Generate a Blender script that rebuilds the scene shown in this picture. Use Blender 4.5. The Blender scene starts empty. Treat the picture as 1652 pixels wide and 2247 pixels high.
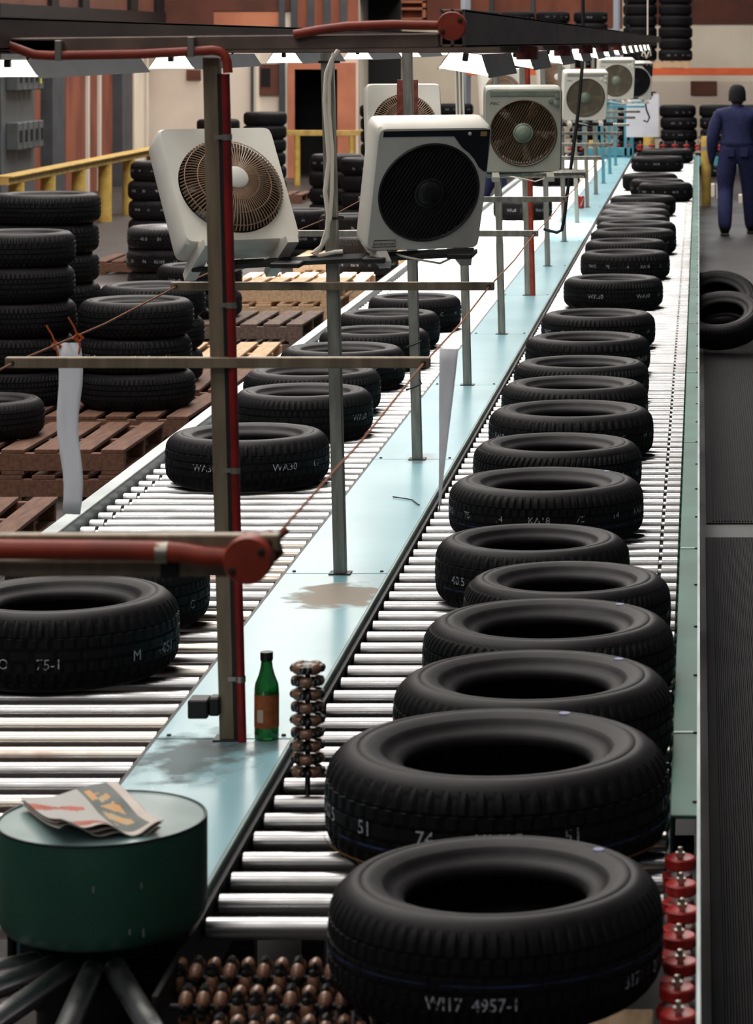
import bpy, math, random
from mathutils import Vector, Matrix, Euler
random.seed(7)
R = math.radians
scn = bpy.context.scene
col = scn.collection

# ------------------------------------------------------------------ camera
F = 6200.0            # focal length in pixels of the 1652 x 2247 frame
PX, PY = 1533.0, 92.0 # principal point (the conveyor's vanishing point)
CH = 2.26             # camera height
cam_d = bpy.data.cameras.new('camera')
cam = bpy.data.objects.new('camera', cam_d)
col.objects.link(cam)
cam.location = (0, 0, CH)
cam.rotation_euler = (R(90), 0, 0)
cam_d.sensor_fit = 'HORIZONTAL'
cam_d.sensor_width = 36
cam_d.lens = F / 1652 * 36
cam_d.shift_x = -(PX - 826) / 1652
cam_d.shift_y = -(1123.5 - PY) / 1652
cam_d.clip_start = 0.1
cam_d.clip_end = 200
cam_d.dof.use_dof = True
cam_d.dof.focus_distance = 10.5
cam_d.dof.aperture_fstop = 14
scn.camera = cam

# ------------------------------------------------------------------ light
scn.view_settings.view_transform = 'Standard'
scn.view_settings.look = 'None'
scn.view_settings.gamma = 1
scn.view_settings.use_curve_mapping = False
scn.view_settings.exposure = 0.0
world = bpy.data.worlds.new('hall_air')
scn.world = world
world.use_nodes = True
world.node_tree.nodes['Background'].inputs[0].default_value = (0.75, 0.85, 1.0, 1)
world.node_tree.nodes['Background'].inputs[1].default_value = 0.10

def area(name, loc, target, sx, sy, power, color=(1, 1, 1), spread=180):
    d = bpy.data.lights.new(name, 'AREA')
    d.shape = 'RECTANGLE'; d.size = sx; d.size_y = sy
    d.energy = power; d.color = color; d.spread = R(spread)
    o = bpy.data.objects.new(name, d)
    o.location = loc
    o.rotation_euler = (Vector(target) - Vector(loc)).to_track_quat('-Z', 'Y').to_euler()
    col.objects.link(o)
    return o
SKY = (0.95, 0.98, 1.0)
# daylight through the roof lights: (x0, x1, y0, y1, emission)
ROOF_Z = 8.6
RLX = (-7.2, -0.35)
ROOFLIGHTS = [RLX + v for v in ((-6.0, -2.0, 2.8), (1.0, 5.0, 3.0), (8.0, 12.0, 8.5), (15.0, 19.0, 8), (22.0, 26.0, 9),
                                (29.0, 33.0, 10), (36.0, 40.0, 12), (43.0, 47.0, 12))]
area('rooflight_shaft', (-4.4, 25, 8.4), (-2.9, 25, 0), 1.2, 10.0, 1100, (1.0, 0.97, 0.9), 20)

# ------------------------------------------------------------------ helpers
def s2l(c):
    out = []
    for v in c[:3]:
        v = v / 255.0
        out.append(v / 12.92 if v <= 0.04045 else ((v + 0.055) / 1.055) ** 2.4)
    return tuple(out) + (1,)

MATS = {}
def mat(name, c1, c2=None, rough=0.5, metal=0.0, scale=8.0, bump=0.0, spec=0.5, emit=0.0, coat=0.0,
        stretch=(1, 1, 1), lo=0.4, hi=0.65, alpha=1.0, trans=0.0, detail=4, rough2=None):
    m = bpy.data.materials.new(name)
    m.use_nodes = True
    nt = m.node_tree
    b = nt.nodes['Principled BSDF']
    b.inputs['Base Color'].default_value = s2l(c1)
    b.inputs['Roughness'].default_value = rough
    b.inputs['Metallic'].default_value = metal
    b.inputs['Specular IOR Level'].default_value = spec
    b.inputs['Coat Weight'].default_value = coat
    b.inputs['Coat Roughness'].default_value = 0.1
    b.inputs['Transmission Weight'].default_value = trans
    if emit:
        b.inputs['Emission Color'].default_value = s2l(c1)
        b.inputs['Emission Strength'].default_value = emit
    if c2 is not None or bump:
        tc = nt.nodes.new('ShaderNodeTexCoord')
        mp = nt.nodes.new('ShaderNodeMapping')
        mp.inputs['Scale'].default_value = stretch
        nt.links.new(tc.outputs['Object'], mp.inputs['Vector'])
        nz = nt.nodes.new('ShaderNodeTexNoise')
        nz.inputs['Scale'].default_value = scale
        nz.inputs['Detail'].default_value = detail
        nt.links.new(mp.outputs['Vector'], nz.inputs['Vector'])
        rp = nt.nodes.new('ShaderNodeValToRGB')
        rp.color_ramp.elements[0].position = lo
        rp.color_ramp.elements[1].position = hi
        rp.color_ramp.elements[0].color = s2l(c1)
        rp.color_ramp.elements[1].color = s2l(c2 if c2 is not None else c1)
        nt.links.new(nz.outputs['Fac'], rp.inputs['Fac'])
        if c2 is not None:
            nt.links.new(rp.outputs['Color'], b.inputs['Base Color'])
        if rough2 is not None:
            mr = nt.nodes.new('ShaderNodeMapRange')
            mr.inputs['To Min'].default_value = rough
            mr.inputs['To Max'].default_value = rough2
            mr.inputs['From Min'].default_value = lo
            mr.inputs['From Max'].default_value = hi
            nt.links.new(nz.outputs['Fac'], mr.inputs['Value'])
            nt.links.new(mr.outputs['Result'], b.inputs['Roughness'])
        if bump:
            bp = nt.nodes.new('ShaderNodeBump')
            bp.inputs['Strength'].default_value = bump
            bp.inputs['Distance'].default_value = 0.004
            nt.links.new(nz.outputs['Fac'], bp.inputs['Height'])
            nt.links.new(bp.outputs['Normal'], b.inputs['Normal'])
    MATS[name] = m
    return m

mat('rubber', (27, 24, 27), (35, 32, 35), 0.55, scale=14, spec=0.2, bump=0.15)
mat('tread_rubber', (14, 13, 15), (20, 19, 21), 0.6, scale=30, spec=0.2, bump=0.2)
mat('chalk', (176, 178, 186), rough=0.95)
def worn(name, scale, lo, hi):
    nt = MATS[name].node_tree; b = nt.nodes['Principled BSDF']
    g = nt.nodes.new('ShaderNodeTexCoord'); nz = nt.nodes.new('ShaderNodeTexNoise'); nz.inputs['Scale'].default_value = scale; nz.inputs['Detail'].default_value = 3
    mr = nt.nodes.new('ShaderNodeMapRange'); mr.inputs['From Min'].default_value = lo; mr.inputs['From Max'].default_value = hi
    nt.links.new(g.outputs['Object'], nz.inputs['Vector']); nt.links.new(nz.outputs['Fac'], mr.inputs['Value']); nt.links.new(mr.outputs['Result'], b.inputs['Alpha'])
worn('chalk', 80, .38, .5)
mat('blue_paint', (36, 52, 96), rough=0.7)
worn('blue_paint', 14, .35, .6)
mat('yellow_paint_line', (120, 84, 30), rough=0.7)
mat('dot_paint', (150, 150, 190), rough=0.6)
mat('roller_steel', (205, 205, 208), (165, 163, 162), 0.24, 1.0, scale=5, stretch=(1.2, 6, 6), lo=0.35, hi=0.75, rough2=0.4)
mat('roller_rusty', (214, 208, 200), (176, 132, 104), 0.28, 1.0, scale=4, stretch=(1.5, 3, 3), lo=0.5, hi=0.8, rough2=0.45)
mat("rail_teal", (50, 94, 82), (68, 114, 100), 0.5, 0.0, scale=2, spec=0.3)
mat('trim_teal', (96, 124, 120), (120, 146, 142), 0.4, 0.2, scale=4)
mat('rail_grey', (150, 160, 160), (175, 185, 186), 0.4, 0.5, scale=3)
mat('dark_steel', (38, 38, 40), (26, 26, 28), 0.5, 0.6, scale=6)
mat('galv', (134, 132, 124), (164, 162, 152), 0.45, 0.5, scale=12, stretch=(4, 4, 0.6))
mat('galv_warm', (130, 114, 94), (152, 136, 114), 0.5, 0.35, scale=10, stretch=(4, 4, 0.5))
mat('teal_post', (72, 146, 166), (92, 164, 180), 0.45, 0.0, scale=5)
mat('beam_brown', (128, 108, 98), (104, 88, 80), 0.6, 0.2, scale=4, stretch=(3, 0.5, 3))
mat('conduit_red', (164, 60, 34), (140, 46, 28), 0.5, scale=14)
mat('pipe_red', (150, 24, 20), (118, 18, 16), 0.4, scale=10)
mat('rust_box', (96, 36, 32), (140, 62, 52), 0.5, scale=40)
mat('clip_zinc', (170, 164, 152), rough=0.35, metal=0.8)
mat('white_cable', (238, 230, 216), rough=0.5)
mat('black_cable', (24, 24, 26), rough=0.5)
mat('fan_white', (240, 237, 228), (228, 223, 212), 0.4, scale=5)
mat('fan_grey', (176, 176, 164), (160, 160, 150), 0.45, scale=6)
mat('fan_green', (128, 140, 124), (112, 122, 108), 0.45, scale=18)
mat('fan_dark', (20, 19, 22), (30, 29, 32), 0.5, scale=20)
mat('fan_panel', (34, 36, 46), rough=0.4)
mat('fan_slat', (88, 72, 54), rough=0.5)
mat('fan_slat_clear', (120, 112, 96), rough=0.35)
mat('fan_wire', (160, 130, 106), rough=0.4)
mat('fan_blade', (36, 29, 24), rough=0.4)
mat('fan_inner', (38, 30, 26), rough=0.7)
mat('amber', (190, 150, 100), rough=0.4)
mat('logo_black', (40, 38, 36), rough=0.6)
mat('lamp_grey', (92, 92, 96), (80, 80, 84), 0.5, scale=6)
mat('lamp_white', (236, 234, 226), rough=0.45)
mat('tube_glow', (255, 250, 236), emit=10)
mat('diffuser', (255, 251, 240), emit=2.5)
mat('lamp_end', (60, 58, 58), rough=0.6)
mat('strip', (236, 236, 238), (216, 218, 222), 0.5, scale=5, stretch=(6, 6, 1.2))
def translucent(name, f):
    nt = MATS[name].node_tree; b = nt.nodes['Principled BSDF']; o = nt.nodes['Material Output']
    t = nt.nodes.new('ShaderNodeBsdfTranslucent'); t.inputs['Color'].default_value = (.85, .86, .9, 1)
    x = nt.nodes.new('ShaderNodeMixShader'); x.inputs[0].default_value = f
    nt.links.new(b.outputs[0], x.inputs[1]); nt.links.new(t.outputs[0], x.inputs[2]); nt.links.new(x.outputs[0], o.inputs['Surface'])
translucent('strip', .6)
mat('string', (150, 98, 74), rough=0.9)
mat('string_orange', (196, 92, 40), rough=0.9)
mat('bottle_glass', (34, 128, 56), rough=0.08, spec=0.6, coat=0.4, trans=0.5)
mat('bottle_cap', (18, 18, 18), rough=0.4)
mat('bottle_label', (168, 92, 44), (142, 74, 34), 0.6, scale=50)
mat('label_white', (196, 180, 158), rough=0.7)
mat('can_red', (186, 42, 40), rough=0.3, metal=0.3)
mat('can_white', (225, 220, 215), rough=0.4)
mat('can_top', (190, 190, 190), rough=0.3, metal=0.9)
mat('barrel_brown', (140, 100, 78), (118, 82, 62), 0.32, scale=60, coat=0.3)
mat('hub_black', (18, 17, 18), rough=0.3, coat=0.3)
mat('wheel_red', (170, 32, 26), (146, 26, 22), 0.42, scale=40)
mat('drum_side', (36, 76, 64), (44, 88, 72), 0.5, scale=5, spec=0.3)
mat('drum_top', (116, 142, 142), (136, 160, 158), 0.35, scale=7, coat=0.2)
mat('drum_edge', (30, 44, 46), rough=0.4)
mat('scratch', (120, 130, 124), rough=0.7)
mat('paper', (226, 214, 204), (214, 200, 192), 0.8, scale=10)
mat('paper_grey', (196, 194, 190), rough=0.8)
mat('paper_photo', (96, 104, 102), (116, 122, 118), 0.7, scale=12)
mat('paper_orange', (224, 158, 92), (196, 176, 140), 0.75, scale=40)
mat('paper_red', (198, 112, 92), (176, 92, 74), 0.75, scale=25)
mat('wood', (112, 76, 58), (84, 56, 44), 0.8, scale=6, stretch=(8, 1, 8))
mat('wood_pale', (206, 174, 140), (182, 148, 116), 0.8, scale=6, stretch=(8, 1, 8))  # pale wood, and the sunlit look of some pallets put into the colour
mat('wood_grey', (112, 92, 82), (84, 68, 62), 0.85, scale=6, stretch=(8, 1, 8))
mat('concrete', (60, 54, 52), (46, 41, 41), 0.42, scale=0.9, spec=0.4, rough2=0.55, detail=8)
mat("mat_rubber", (26, 24, 26), (20, 18, 20), 0.6, scale=3, spec=0.12)
mat('terracotta', (142, 78, 54), (112, 58, 42), 0.7, scale=1.2, stretch=(2, 2, 0.6))
mat('terracotta_light', (196, 124, 92), (172, 104, 78), 0.7, scale=1.5)
mat('terracotta_dark', (96, 50, 36), (76, 40, 30), 0.75, scale=2)
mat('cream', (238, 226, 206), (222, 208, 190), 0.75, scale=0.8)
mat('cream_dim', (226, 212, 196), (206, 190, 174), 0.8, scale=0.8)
mat('brown_panel', (96, 52, 36), (80, 42, 30), 0.7, scale=2)
mat('column_grey', (66, 70, 76), (54, 58, 62), 0.6, scale=3)
mat('white_pipe', (206, 198, 188), rough=0.5)
mat('electric_grey', (82, 86, 88), (70, 74, 76), 0.5, scale=5)
mat('tag_yellow', (200, 190, 60), rough=0.6)
mat('rail_yellow', (196, 164, 92), (170, 136, 70), 0.6, scale=7)
mat('bollard_yellow', (204, 172, 88), (180, 146, 66), 0.55, scale=8)
mat('bollard_band', (140, 140, 140), rough=0.5)
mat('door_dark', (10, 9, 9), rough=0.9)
mat('rack_orange', (206, 92, 44), (188, 78, 36), 0.5, scale=5)
mat('rack_upright', (150, 158, 168), rough=0.4, metal=0.4)
mat('board_white', (224, 224, 232), (212, 212, 222), 0.5, scale=3)
mat('coverall', (30, 36, 82), (22, 27, 66), 0.85, scale=20, bump=0.6)
mat('skin', (58, 38, 30), rough=0.6)
mat('beanie', (16, 15, 18), rough=0.95, scale=60, bump=0.8)
mat('boot', (18, 17, 17), rough=0.5)
mat('glove', (20, 18, 20), rough=0.8)
mat('ceiling', (70, 68, 66), (60, 58, 56), 0.9, scale=1)
mat('daylight_far', (238, 246, 255), emit=2.2)
mat('bolt', (60, 52, 46), rough=0.5, metal=0.5)
mat('black_box', (26, 24, 24), rough=0.5)
mat('white_box', (232, 222, 205), rough=0.8)
for i_, rl in enumerate(ROOFLIGHTS):
    mat('daylight_%d' % i_, (255, 250, 243), emit=rl[4])

# divider plate: pale teal paint with a spill and grime
def plate_material():
    m = mat('plate_teal', (128, 178, 192), (146, 192, 203), 0.2, scale=1.2, coat=0.35, detail=6, lo=0.3, hi=0.7)
    nt = m.node_tree
    b = nt.nodes['Principled BSDF']
    b.inputs['Coat Roughness'].default_value = 0.08
    base = b.inputs['Base Color'].links[0].from_socket
    geo = nt.nodes.new('ShaderNodeNewGeometry')
    nz = nt.nodes.new('ShaderNodeTexNoise'); nz.inputs['Scale'].default_value = 15; nz.inputs['Detail'].default_value = 6
    nt.links.new(geo.outputs['Position'], nz.inputs['Vector'])
    facs = []
    def spot(prev, cx, cy, rx, ry, wob, colr, strength, soft):
        vm = nt.nodes.new('ShaderNodeVectorMath'); vm.operation = 'SUBTRACT'
        vm.inputs[1].default_value = (cx, cy, 0.61)
        nt.links.new(geo.outputs['Position'], vm.inputs[0])
        sc = nt.nodes.new('ShaderNodeVectorMath'); sc.operation = 'MULTIPLY'
        sc.inputs[1].default_value = (1 / rx, 1 / ry, 0)
        nt.links.new(vm.outputs[0], sc.inputs[0])
        ln = nt.nodes.new('ShaderNodeVectorMath'); ln.operation = 'LENGTH'
        nt.links.new(sc.outputs[0], ln.inputs[0])
        ma = nt.nodes.new('ShaderNodeMath'); ma.operation = 'MULTIPLY_ADD'
        ma.inputs[1].default_value = wob
        nt.links.new(nz.outputs['Fac'], ma.inputs[0]); nt.links.new(ln.outputs['Value'], ma.inputs[2])
        mr = nt.nodes.new('ShaderNodeMapRange')
        mr.inputs['From Min'].default_value = 1 + wob * 0.5 + soft
        mr.inputs['From Max'].default_value = 1 + wob * 0.5 - soft
        mr.inputs['To Min'].default_value = 0; mr.inputs['To Max'].default_value = strength
        nt.links.new(ma.outputs[0], mr.inputs['Value'])
        mx = nt.nodes.new('ShaderNodeMix'); mx.data_type = 'RGBA'
        nt.links.new(mr.outputs['Result'], mx.inputs['Factor'])
        facs.append(mr.outputs['Result'])
        nt.links.new(prev, mx.inputs[6]); mx.inputs[7].default_value = s2l(colr)
        return mx.outputs[2]
    o = spot(base, -1.08, 8.42, 0.13, 0.18, 1.7, (158, 132, 108), 0.8, 0.14)
    o = spot(o, -1.17, 6.52, 0.11, 0.2, 2.6, (72, 66, 62), 0.75, 0.35)
    o = spot(o, -1.02, 6.62, 0.10, 0.06, 2.0, (80, 74, 70), 0.55, 0.35)
    o = spot(o, -1.10, 11.2, 0.05, 0.12, 1.5, (90, 84, 80), 0.6, 0.4)
    nt.links.new(o, b.inputs['Base Color'])
    mx1 = nt.nodes.new('ShaderNodeMath'); mx1.operation = 'MAXIMUM'
    nt.links.new(facs[0], mx1.inputs[0]); nt.links.new(facs[1], mx1.inputs[1])
    for sock, lo_, hi_ in (('Roughness', .27, .7), ('Coat Weight', .04, 0), ('Specular IOR Level', .26, .15)):
        r_ = nt.nodes.new('ShaderNodeMapRange'); r_.inputs['To Min'].default_value = lo_; r_.inputs['To Max'].default_value = hi_
        nt.links.new(mx1.outputs[0], r_.inputs['Value']); nt.links.new(r_.outputs['Result'], b.inputs[sock])
plate_material()

def px(x, y=None, Y=None, Z=None):
    """world point of a pixel, given its depth Y or its height Z"""
    if Y is None:
        Y = F * (CH - Z) / (y - PY)
    X = (x - PX) * Y / F
    if y is None:
        return X
    return Vector((X, Y, CH - (y - PY) * Y / F))

class MB:
    def __init__(s): s.v = []; s.f = []; s.mi = []
    def add(s, vs, fs, mi=0):
        n = len(s.v); s.v += [tuple(v) for v in vs]
        s.f += [tuple(i + n for i in f) for f in fs]; s.mi += [mi] * len(fs)
        return s
    def box(s, x0, x1, y0, y1, z0, z1, mi=0, M=None):
        vs = [Vector((x, y, z)) for z in (z0, z1) for y in (y0, y1) for x in (x0, x1)]
        if M is not None: vs = [M @ v for v in vs]
        return s.add(vs, [(0, 2, 3, 1), (4, 5, 7, 6), (0, 1, 5, 4), (2, 6, 7, 3), (0, 4, 6, 2), (1, 3, 7, 5)], mi)
    def cbox(s, x0, x1, y0, y1, z0, z1, c=0.004, mi=0, M=None):
        """box with chamfered edges"""
        vs = []; idx = {}
        X = (x0, x1); Yv = (y0, y1); Z = (z0, z1); sg = (1, -1)
        for i in (0, 1):
            for j in (0, 1):
                for k in (0, 1):
                    p = (X[i], Yv[j], Z[k]); d = (sg[i] * c, sg[j] * c, sg[k] * c)
                    for a in range(3):
                        q = [p[t] + (d[t] if t != a else 0) for t in range(3)]
                        idx[(i, j, k, a)] = len(vs); vs.append(Vector(q))
        if M is not None: vs = [M @ v for v in vs]
        fs = []
        I = lambda i, j, k, a: idx[(i, j, k, a)]
        for e in (0, 1):
            fs.append([I(e, 0, 0, 0), I(e, 1, 0, 0), I(e, 1, 1, 0), I(e, 0, 1, 0)] if e else [I(e, 0, 1, 0), I(e, 1, 1, 0), I(e, 1, 0, 0), I(e, 0, 0, 0)])
            fs.append([I(0, e, 1, 1), I(1, e, 1, 1), I(1, e, 0, 1), I(0, e, 0, 1)] if e else [I(0, e, 0, 1), I(1, e, 0, 1), I(1, e, 1, 1), I(0, e, 1, 1)])
            fs.append([I(0, 0, e, 2), I(1, 0, e, 2), I(1, 1, e, 2), I(0, 1, e, 2)] if e else [I(0, 1, e, 2), I(1, 1, e, 2), I(1, 0, e, 2), I(0, 0, e, 2)])
        for a in (0, 1):
            for b in (0, 1):
                fs.append([I(a, b, 0, 0), I(a, b, 1, 0), I(a, b, 1, 1), I(a, b, 0, 1)])
                fs.append([I(a, 0, b, 0), I(a, 1, b, 0), I(a, 1, b, 2), I(a, 0, b, 2)])
                fs.append([I(0, a, b, 1), I(1, a, b, 1), I(1, a, b, 2), I(0, a, b, 2)])
                for k in (0, 1):
                    fs.append([I(a, b, k, 0), I(a, b, k, 1), I(a, b, k, 2)])
        return s.add(vs, fs, mi)
    def lathe(s, prof, seg=24, M=None, mi=0, cap0=True, cap1=True, a0=0.0):
        vs = []; fs = []
        n = len(prof)
        for i in range(seg):
            a = a0 + 2 * math.pi * i / seg
            for r, z in prof:
                v = Vector((r * math.cos(a), r * math.sin(a), z))
                vs.append(M @ v if M is not None else v)
        for i in range(seg):
            j = (i + 1) % seg
            for k in range(n - 1):
                fs.append((i * n + k, j * n + k, j * n + k + 1, i * n + k + 1))
        if cap0: fs.append(tuple(i * n for i in range(seg))[::-1])
        if cap1: fs.append(tuple(i * n + n - 1 for i in range(seg)))
        return s.add(vs, fs, mi)
    def tube(s, pts, r, seg=8, mi=0, closed=False, cap=True):
        pts = [Vector(p) for p in pts]
        n = len(pts); vs = []; fs = []
        up = None
        for i, p in enumerate(pts):
            if closed: t = pts[(i + 1) % n] - pts[i - 1]
            else: t = pts[min(i + 1, n - 1)] - pts[max(i - 1, 0)]
            t.normalize()
            if up is None:
                up = Vector((0, 0, 1)) if abs(t.z) < 0.9 else Vector((1, 0, 0))
            sx = t.cross(up)
            if sx.length < 1e-6: sx = t.orthogonal()
            sx.normalize(); up = sx.cross(t).normalized()
            rr = r[i] if isinstance(r, (list, tuple)) else r
            for k in range(seg):
                a = 2 * math.pi * k / seg
                vs.append(p + (sx * math.cos(a) + up * math.sin(a)) * rr)
        m = n if closed else n - 1
        for i in range(m):
            j = (i + 1) % n
            for k in range(seg):
                l = (k + 1) % seg
                fs.append((i * seg + k, i * seg + l, j * seg + l, j * seg + k))
        if cap and not closed:
            fs.append(tuple(range(seg))[::-1]); fs.append(tuple((n - 1) * seg + k for k in range(seg)))
        return s.add(vs, fs, mi)
    def mesh(s, name, mats, smooth=None):
        me = bpy.data.meshes.new(name)
        me.from_pydata(s.v, [], s.f)
        if not isinstance(mats, (list, tuple)): mats = [mats]
        for m in mats: me.materials.append(MATS[m])
        if len(mats) > 1: me.polygons.foreach_set('material_index', s.mi)
        if smooth is not None:
            me.polygons.foreach_set('use_smooth', [True] * len(me.polygons))
            me.set_sharp_from_angle(angle=R(smooth))
        me.update()
        return me
    def build(s, name, mats, parent=None, smooth=None, loc=None, rot=None):
        return put(name, s.mesh(name, mats, smooth), parent, loc, rot)

def put(name, me, parent=None, loc=None, rot=None, scale=None):
    o = bpy.data.objects.new(name, me)
    col.objects.link(o)
    if parent is not None: o.parent = parent
    if loc is not None: o.location = loc
    if rot is not None: o.rotation_euler = rot
    if scale is not None: o.scale = scale
    return o

def tag(o, label=None, cat=None, group=None, kind=None):
    if label: o['label'] = label
    if cat: o['category'] = cat
    if group: o['group'] = group
    if kind: o['kind'] = kind
    return o

def empty(name, loc=(0, 0, 0), rot=(0, 0, 0)):
    o = bpy.data.objects.new(name, None)
    o.empty_display_size = 0.05
    col.objects.link(o)
    o.location = loc; o.rotation_euler = rot
    return o

def copy_tree(o, parent=None):
    c = o.copy(); col.objects.link(c); c.parent = parent
    for ch in list(o.children): copy_tree(ch, c)
    return c

ORD = ['1st', '2nd', '3rd'] + ['%dth' % i for i in range(4, 21)] + ['21st', '22nd', '23rd'] + ['%dth' % i for i in range(24, 31)] + ['31st']
RX = lambda a: Matrix.Rotation(a, 4, 'X')
RY = lambda a: Matrix.Rotation(a, 4, 'Y')
RZ = lambda a: Matrix.Rotation(a, 4, 'Z')
T = lambda *p: Matrix.Translation(Vector(p))

_tx = {}
def text_mesh(s, size):
    """flat verts/faces of a string, centred, in the XZ plane"""
    if (s, size) in _tx: return _tx[(s, size)]
    cu = bpy.data.curves.new('txt', 'FONT'); cu.body = s; cu.size = size
    cu.align_x = 'CENTER'; cu.align_y = 'CENTER'; cu.resolution_u = 2
    ob = bpy.data.objects.new('txt', cu); col.objects.link(ob)
    dg = bpy.context.evaluated_depsgraph_get(); dg.update()
    me = bpy.data.meshes.new_from_object(ob.evaluated_get(dg))
    r = ([(v.co.x, v.co.y) for v in me.vertices], [tuple(p.vertices) for p in me.polygons])
    bpy.data.objects.remove(ob); bpy.data.curves.remove(cu); bpy.data.meshes.remove(me)
    _tx[(s, size)] = r
    return r

# ------------------------------------------------------------------ the setting
m = MB(); m.box(-14, 8, -9, 56, -0.1, 0)
tag(m.build('floor', 'concrete'), kind='structure')
# ceiling with roof-light openings
m = MB()
ys = [-9] + [v for rl in ROOFLIGHTS for v in (rl[2], rl[3])] + [56]
x0, x1 = ROOFLIGHTS[0][0], ROOFLIGHTS[0][1]
m.box(-14, x0, -9, 56, ROOF_Z, ROOF_Z + 0.15); m.box(x1, 8, -9, 56, ROOF_Z, ROOF_Z + 0.15)
for i in range(0, len(ys), 2):
    m.box(x0, x1, ys[i], ys[i + 1], ROOF_Z, ROOF_Z + 0.15)
tag(m.build('ceiling', 'ceiling'), kind='structure')
for i, rl in enumerate(ROOFLIGHTS):
    w = MB(); w.box(rl[0] - .02, rl[1] + .02, rl[2] - .02, rl[3] + .02, ROOF_Z + 0.16, ROOF_Z + 0.18)
    wo = w.build('window_%d' % (i + 1), 'daylight_%d' % i); tag(wo, kind='structure')
    b = MB()
    for k in range(1, 6):
        xx = rl[0] + (rl[1] - rl[0]) * k / 6
        b.box(xx - .03, xx + .03, rl[2], rl[3], ROOF_Z + .08, ROOF_Z + .15)
    b.build('glazing_bar', 'column_grey', wo)
BW = 54.0      # main back wall
CW = 47.0      # cream wall with the doorway, on the left
LW = -9.2
m = MB()
m.box(-14, 8, BW, BW + .2, 0, 9)
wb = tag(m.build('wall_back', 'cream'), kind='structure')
def wrect(name, x0, x1, y0, y1, Y, th, mt, parent, zmin=None):
    a = px(x0, y0, Y=Y); b = px(x1, y1, Y=Y)
    m = MB(); m.box(a.x, b.x, Y - th, Y, b.z if zmin is None else zmin, a.z)
    return m.build(name, mt, parent)
def lrect(name, x0, x1, z0, z1, th, mt, parent):
    """piece on the left wall between two pixel columns"""
    ya = LW * F / (x0 - PX); yb = LW * F / (x1 - PX)
    m = MB(); m.box(LW, LW + th, ya, yb, z0, z1)
    return m.build(name, mt, parent)
# back wall, right part
wrect('upper_panel', 1370, 1720, -300, 52, BW, .05, 'terracotta_dark', wb)
wrect('upper_panel', 780, 1365, -300, 60, BW, .05, 'terracotta', wb)
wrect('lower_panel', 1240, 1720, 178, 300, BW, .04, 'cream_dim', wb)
wrect('notice_board', 1515, 1572, 178, 208, BW, .08, 'brown_panel', wb)
wrect('panel_joint', 1000, 1004, 120, 300, BW, .03, 'cream_dim', wb)
for x in (785, 1075, 1165):
    wrect('column', x, x + 9, -300, 120, BW, .15, 'column_grey', wb)
wrect('shelf_frame', 846, 852, -60, 46, BW, .3, 'terracotta_light', wb)
wrect('shelf_frame', 930, 937, -60, 46, BW, .3, 'terracotta_light', wb)
for y in (5, 20, 42): wrect('shelf_frame', 846, 937, y - 3, y + 2, BW, .3, 'terracotta_light', wb)
# clerestory in the back wall
m = MB(); m.box(-12, 3, BW - .06, BW - .02, 5.4, 8.2)
cw = tag(m.build('window_20', 'daylight_far'), kind='structure')
m = MB()
for k in range(1, 10): m.box(-12 + 1.5 * k - .04, -12 + 1.5 * k + .04, BW - .12, BW - .06, 5.4, 8.2)
m.build('glazing_bar', 'column_grey', cw)
# cream cross wall with doorway
xa, xb = LW, px(786, Y=CW)
dx0, dx1 = px(647, Y=CW), px(741, Y=CW)
dz = px(0, 152, Y=CW).z
m = MB()
m.box(xa, dx0, CW, CW + .2, 0, 9); m.box(dx1, xb, CW, CW + .2, 0, 9); m.box(dx0, dx1, CW, CW + .2, dz, 9)
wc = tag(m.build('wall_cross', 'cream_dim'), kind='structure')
m = MB(); m.box(xb - .2, xb, CW + .2, BW, 0, 9)
tag(m.build('wall_return', 'cream'), kind='structure')
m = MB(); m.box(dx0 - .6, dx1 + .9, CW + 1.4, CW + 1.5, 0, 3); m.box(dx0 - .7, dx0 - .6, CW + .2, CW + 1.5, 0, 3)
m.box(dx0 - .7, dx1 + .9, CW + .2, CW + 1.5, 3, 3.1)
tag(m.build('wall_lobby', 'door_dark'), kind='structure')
m = MB()
a = .11
m.box(dx0 - a, dx0, CW - .06, CW + .2, 0, dz + a); m.box(dx1, dx1 + .3, CW - .06, CW + .02, 0, dz + a); m.box(dx0, dx1, CW - .06, CW + .2, dz, dz + a)
tag(m.build('door_1', 'terracotta_light'), kind='structure')
wrect('upper_panel', 470, 618, 26, 58, CW, .04, 'terracotta_light', wc)
wrect('upper_panel', 420, 470, -60, 70, CW, .05, 'terracotta_dark', wc)
wrect('upper_panel', 470, 640, -60, 24, CW, .05, 'terracotta_dark', wc)
wrect('upper_panel', 330, 420, -200, 60, CW, .05, 'brown_panel', wc)
wrect('upper_panel', 640, 786, -60, 62, CW, .05, 'terracotta', wc)
for x in (640, 676, 712, 748): wrect('batten', x, x + 14, -60, 62, CW, .1, 'column_grey', wc)
wrect('column', 614, 626, -60, 262, CW, .1, 'column_grey', wc)
wrect('dark_patch', 410, 441, 153, 176, CW, .03, 'brown_panel', wc)
wrect('shutter', 570, 622, 140, 208, CW, .05, 'brown_panel', wc)
wrect('opening', 574, 594, 150, 190, CW, .06, 'door_dark', wc)
wrect('wall_pipe', 552, 557, 120, 290, CW, .08, 'column_grey', wc)
wrect('wall_edge', 562, 570, 120, 300, CW, .03, 'cream', wc)
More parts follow.
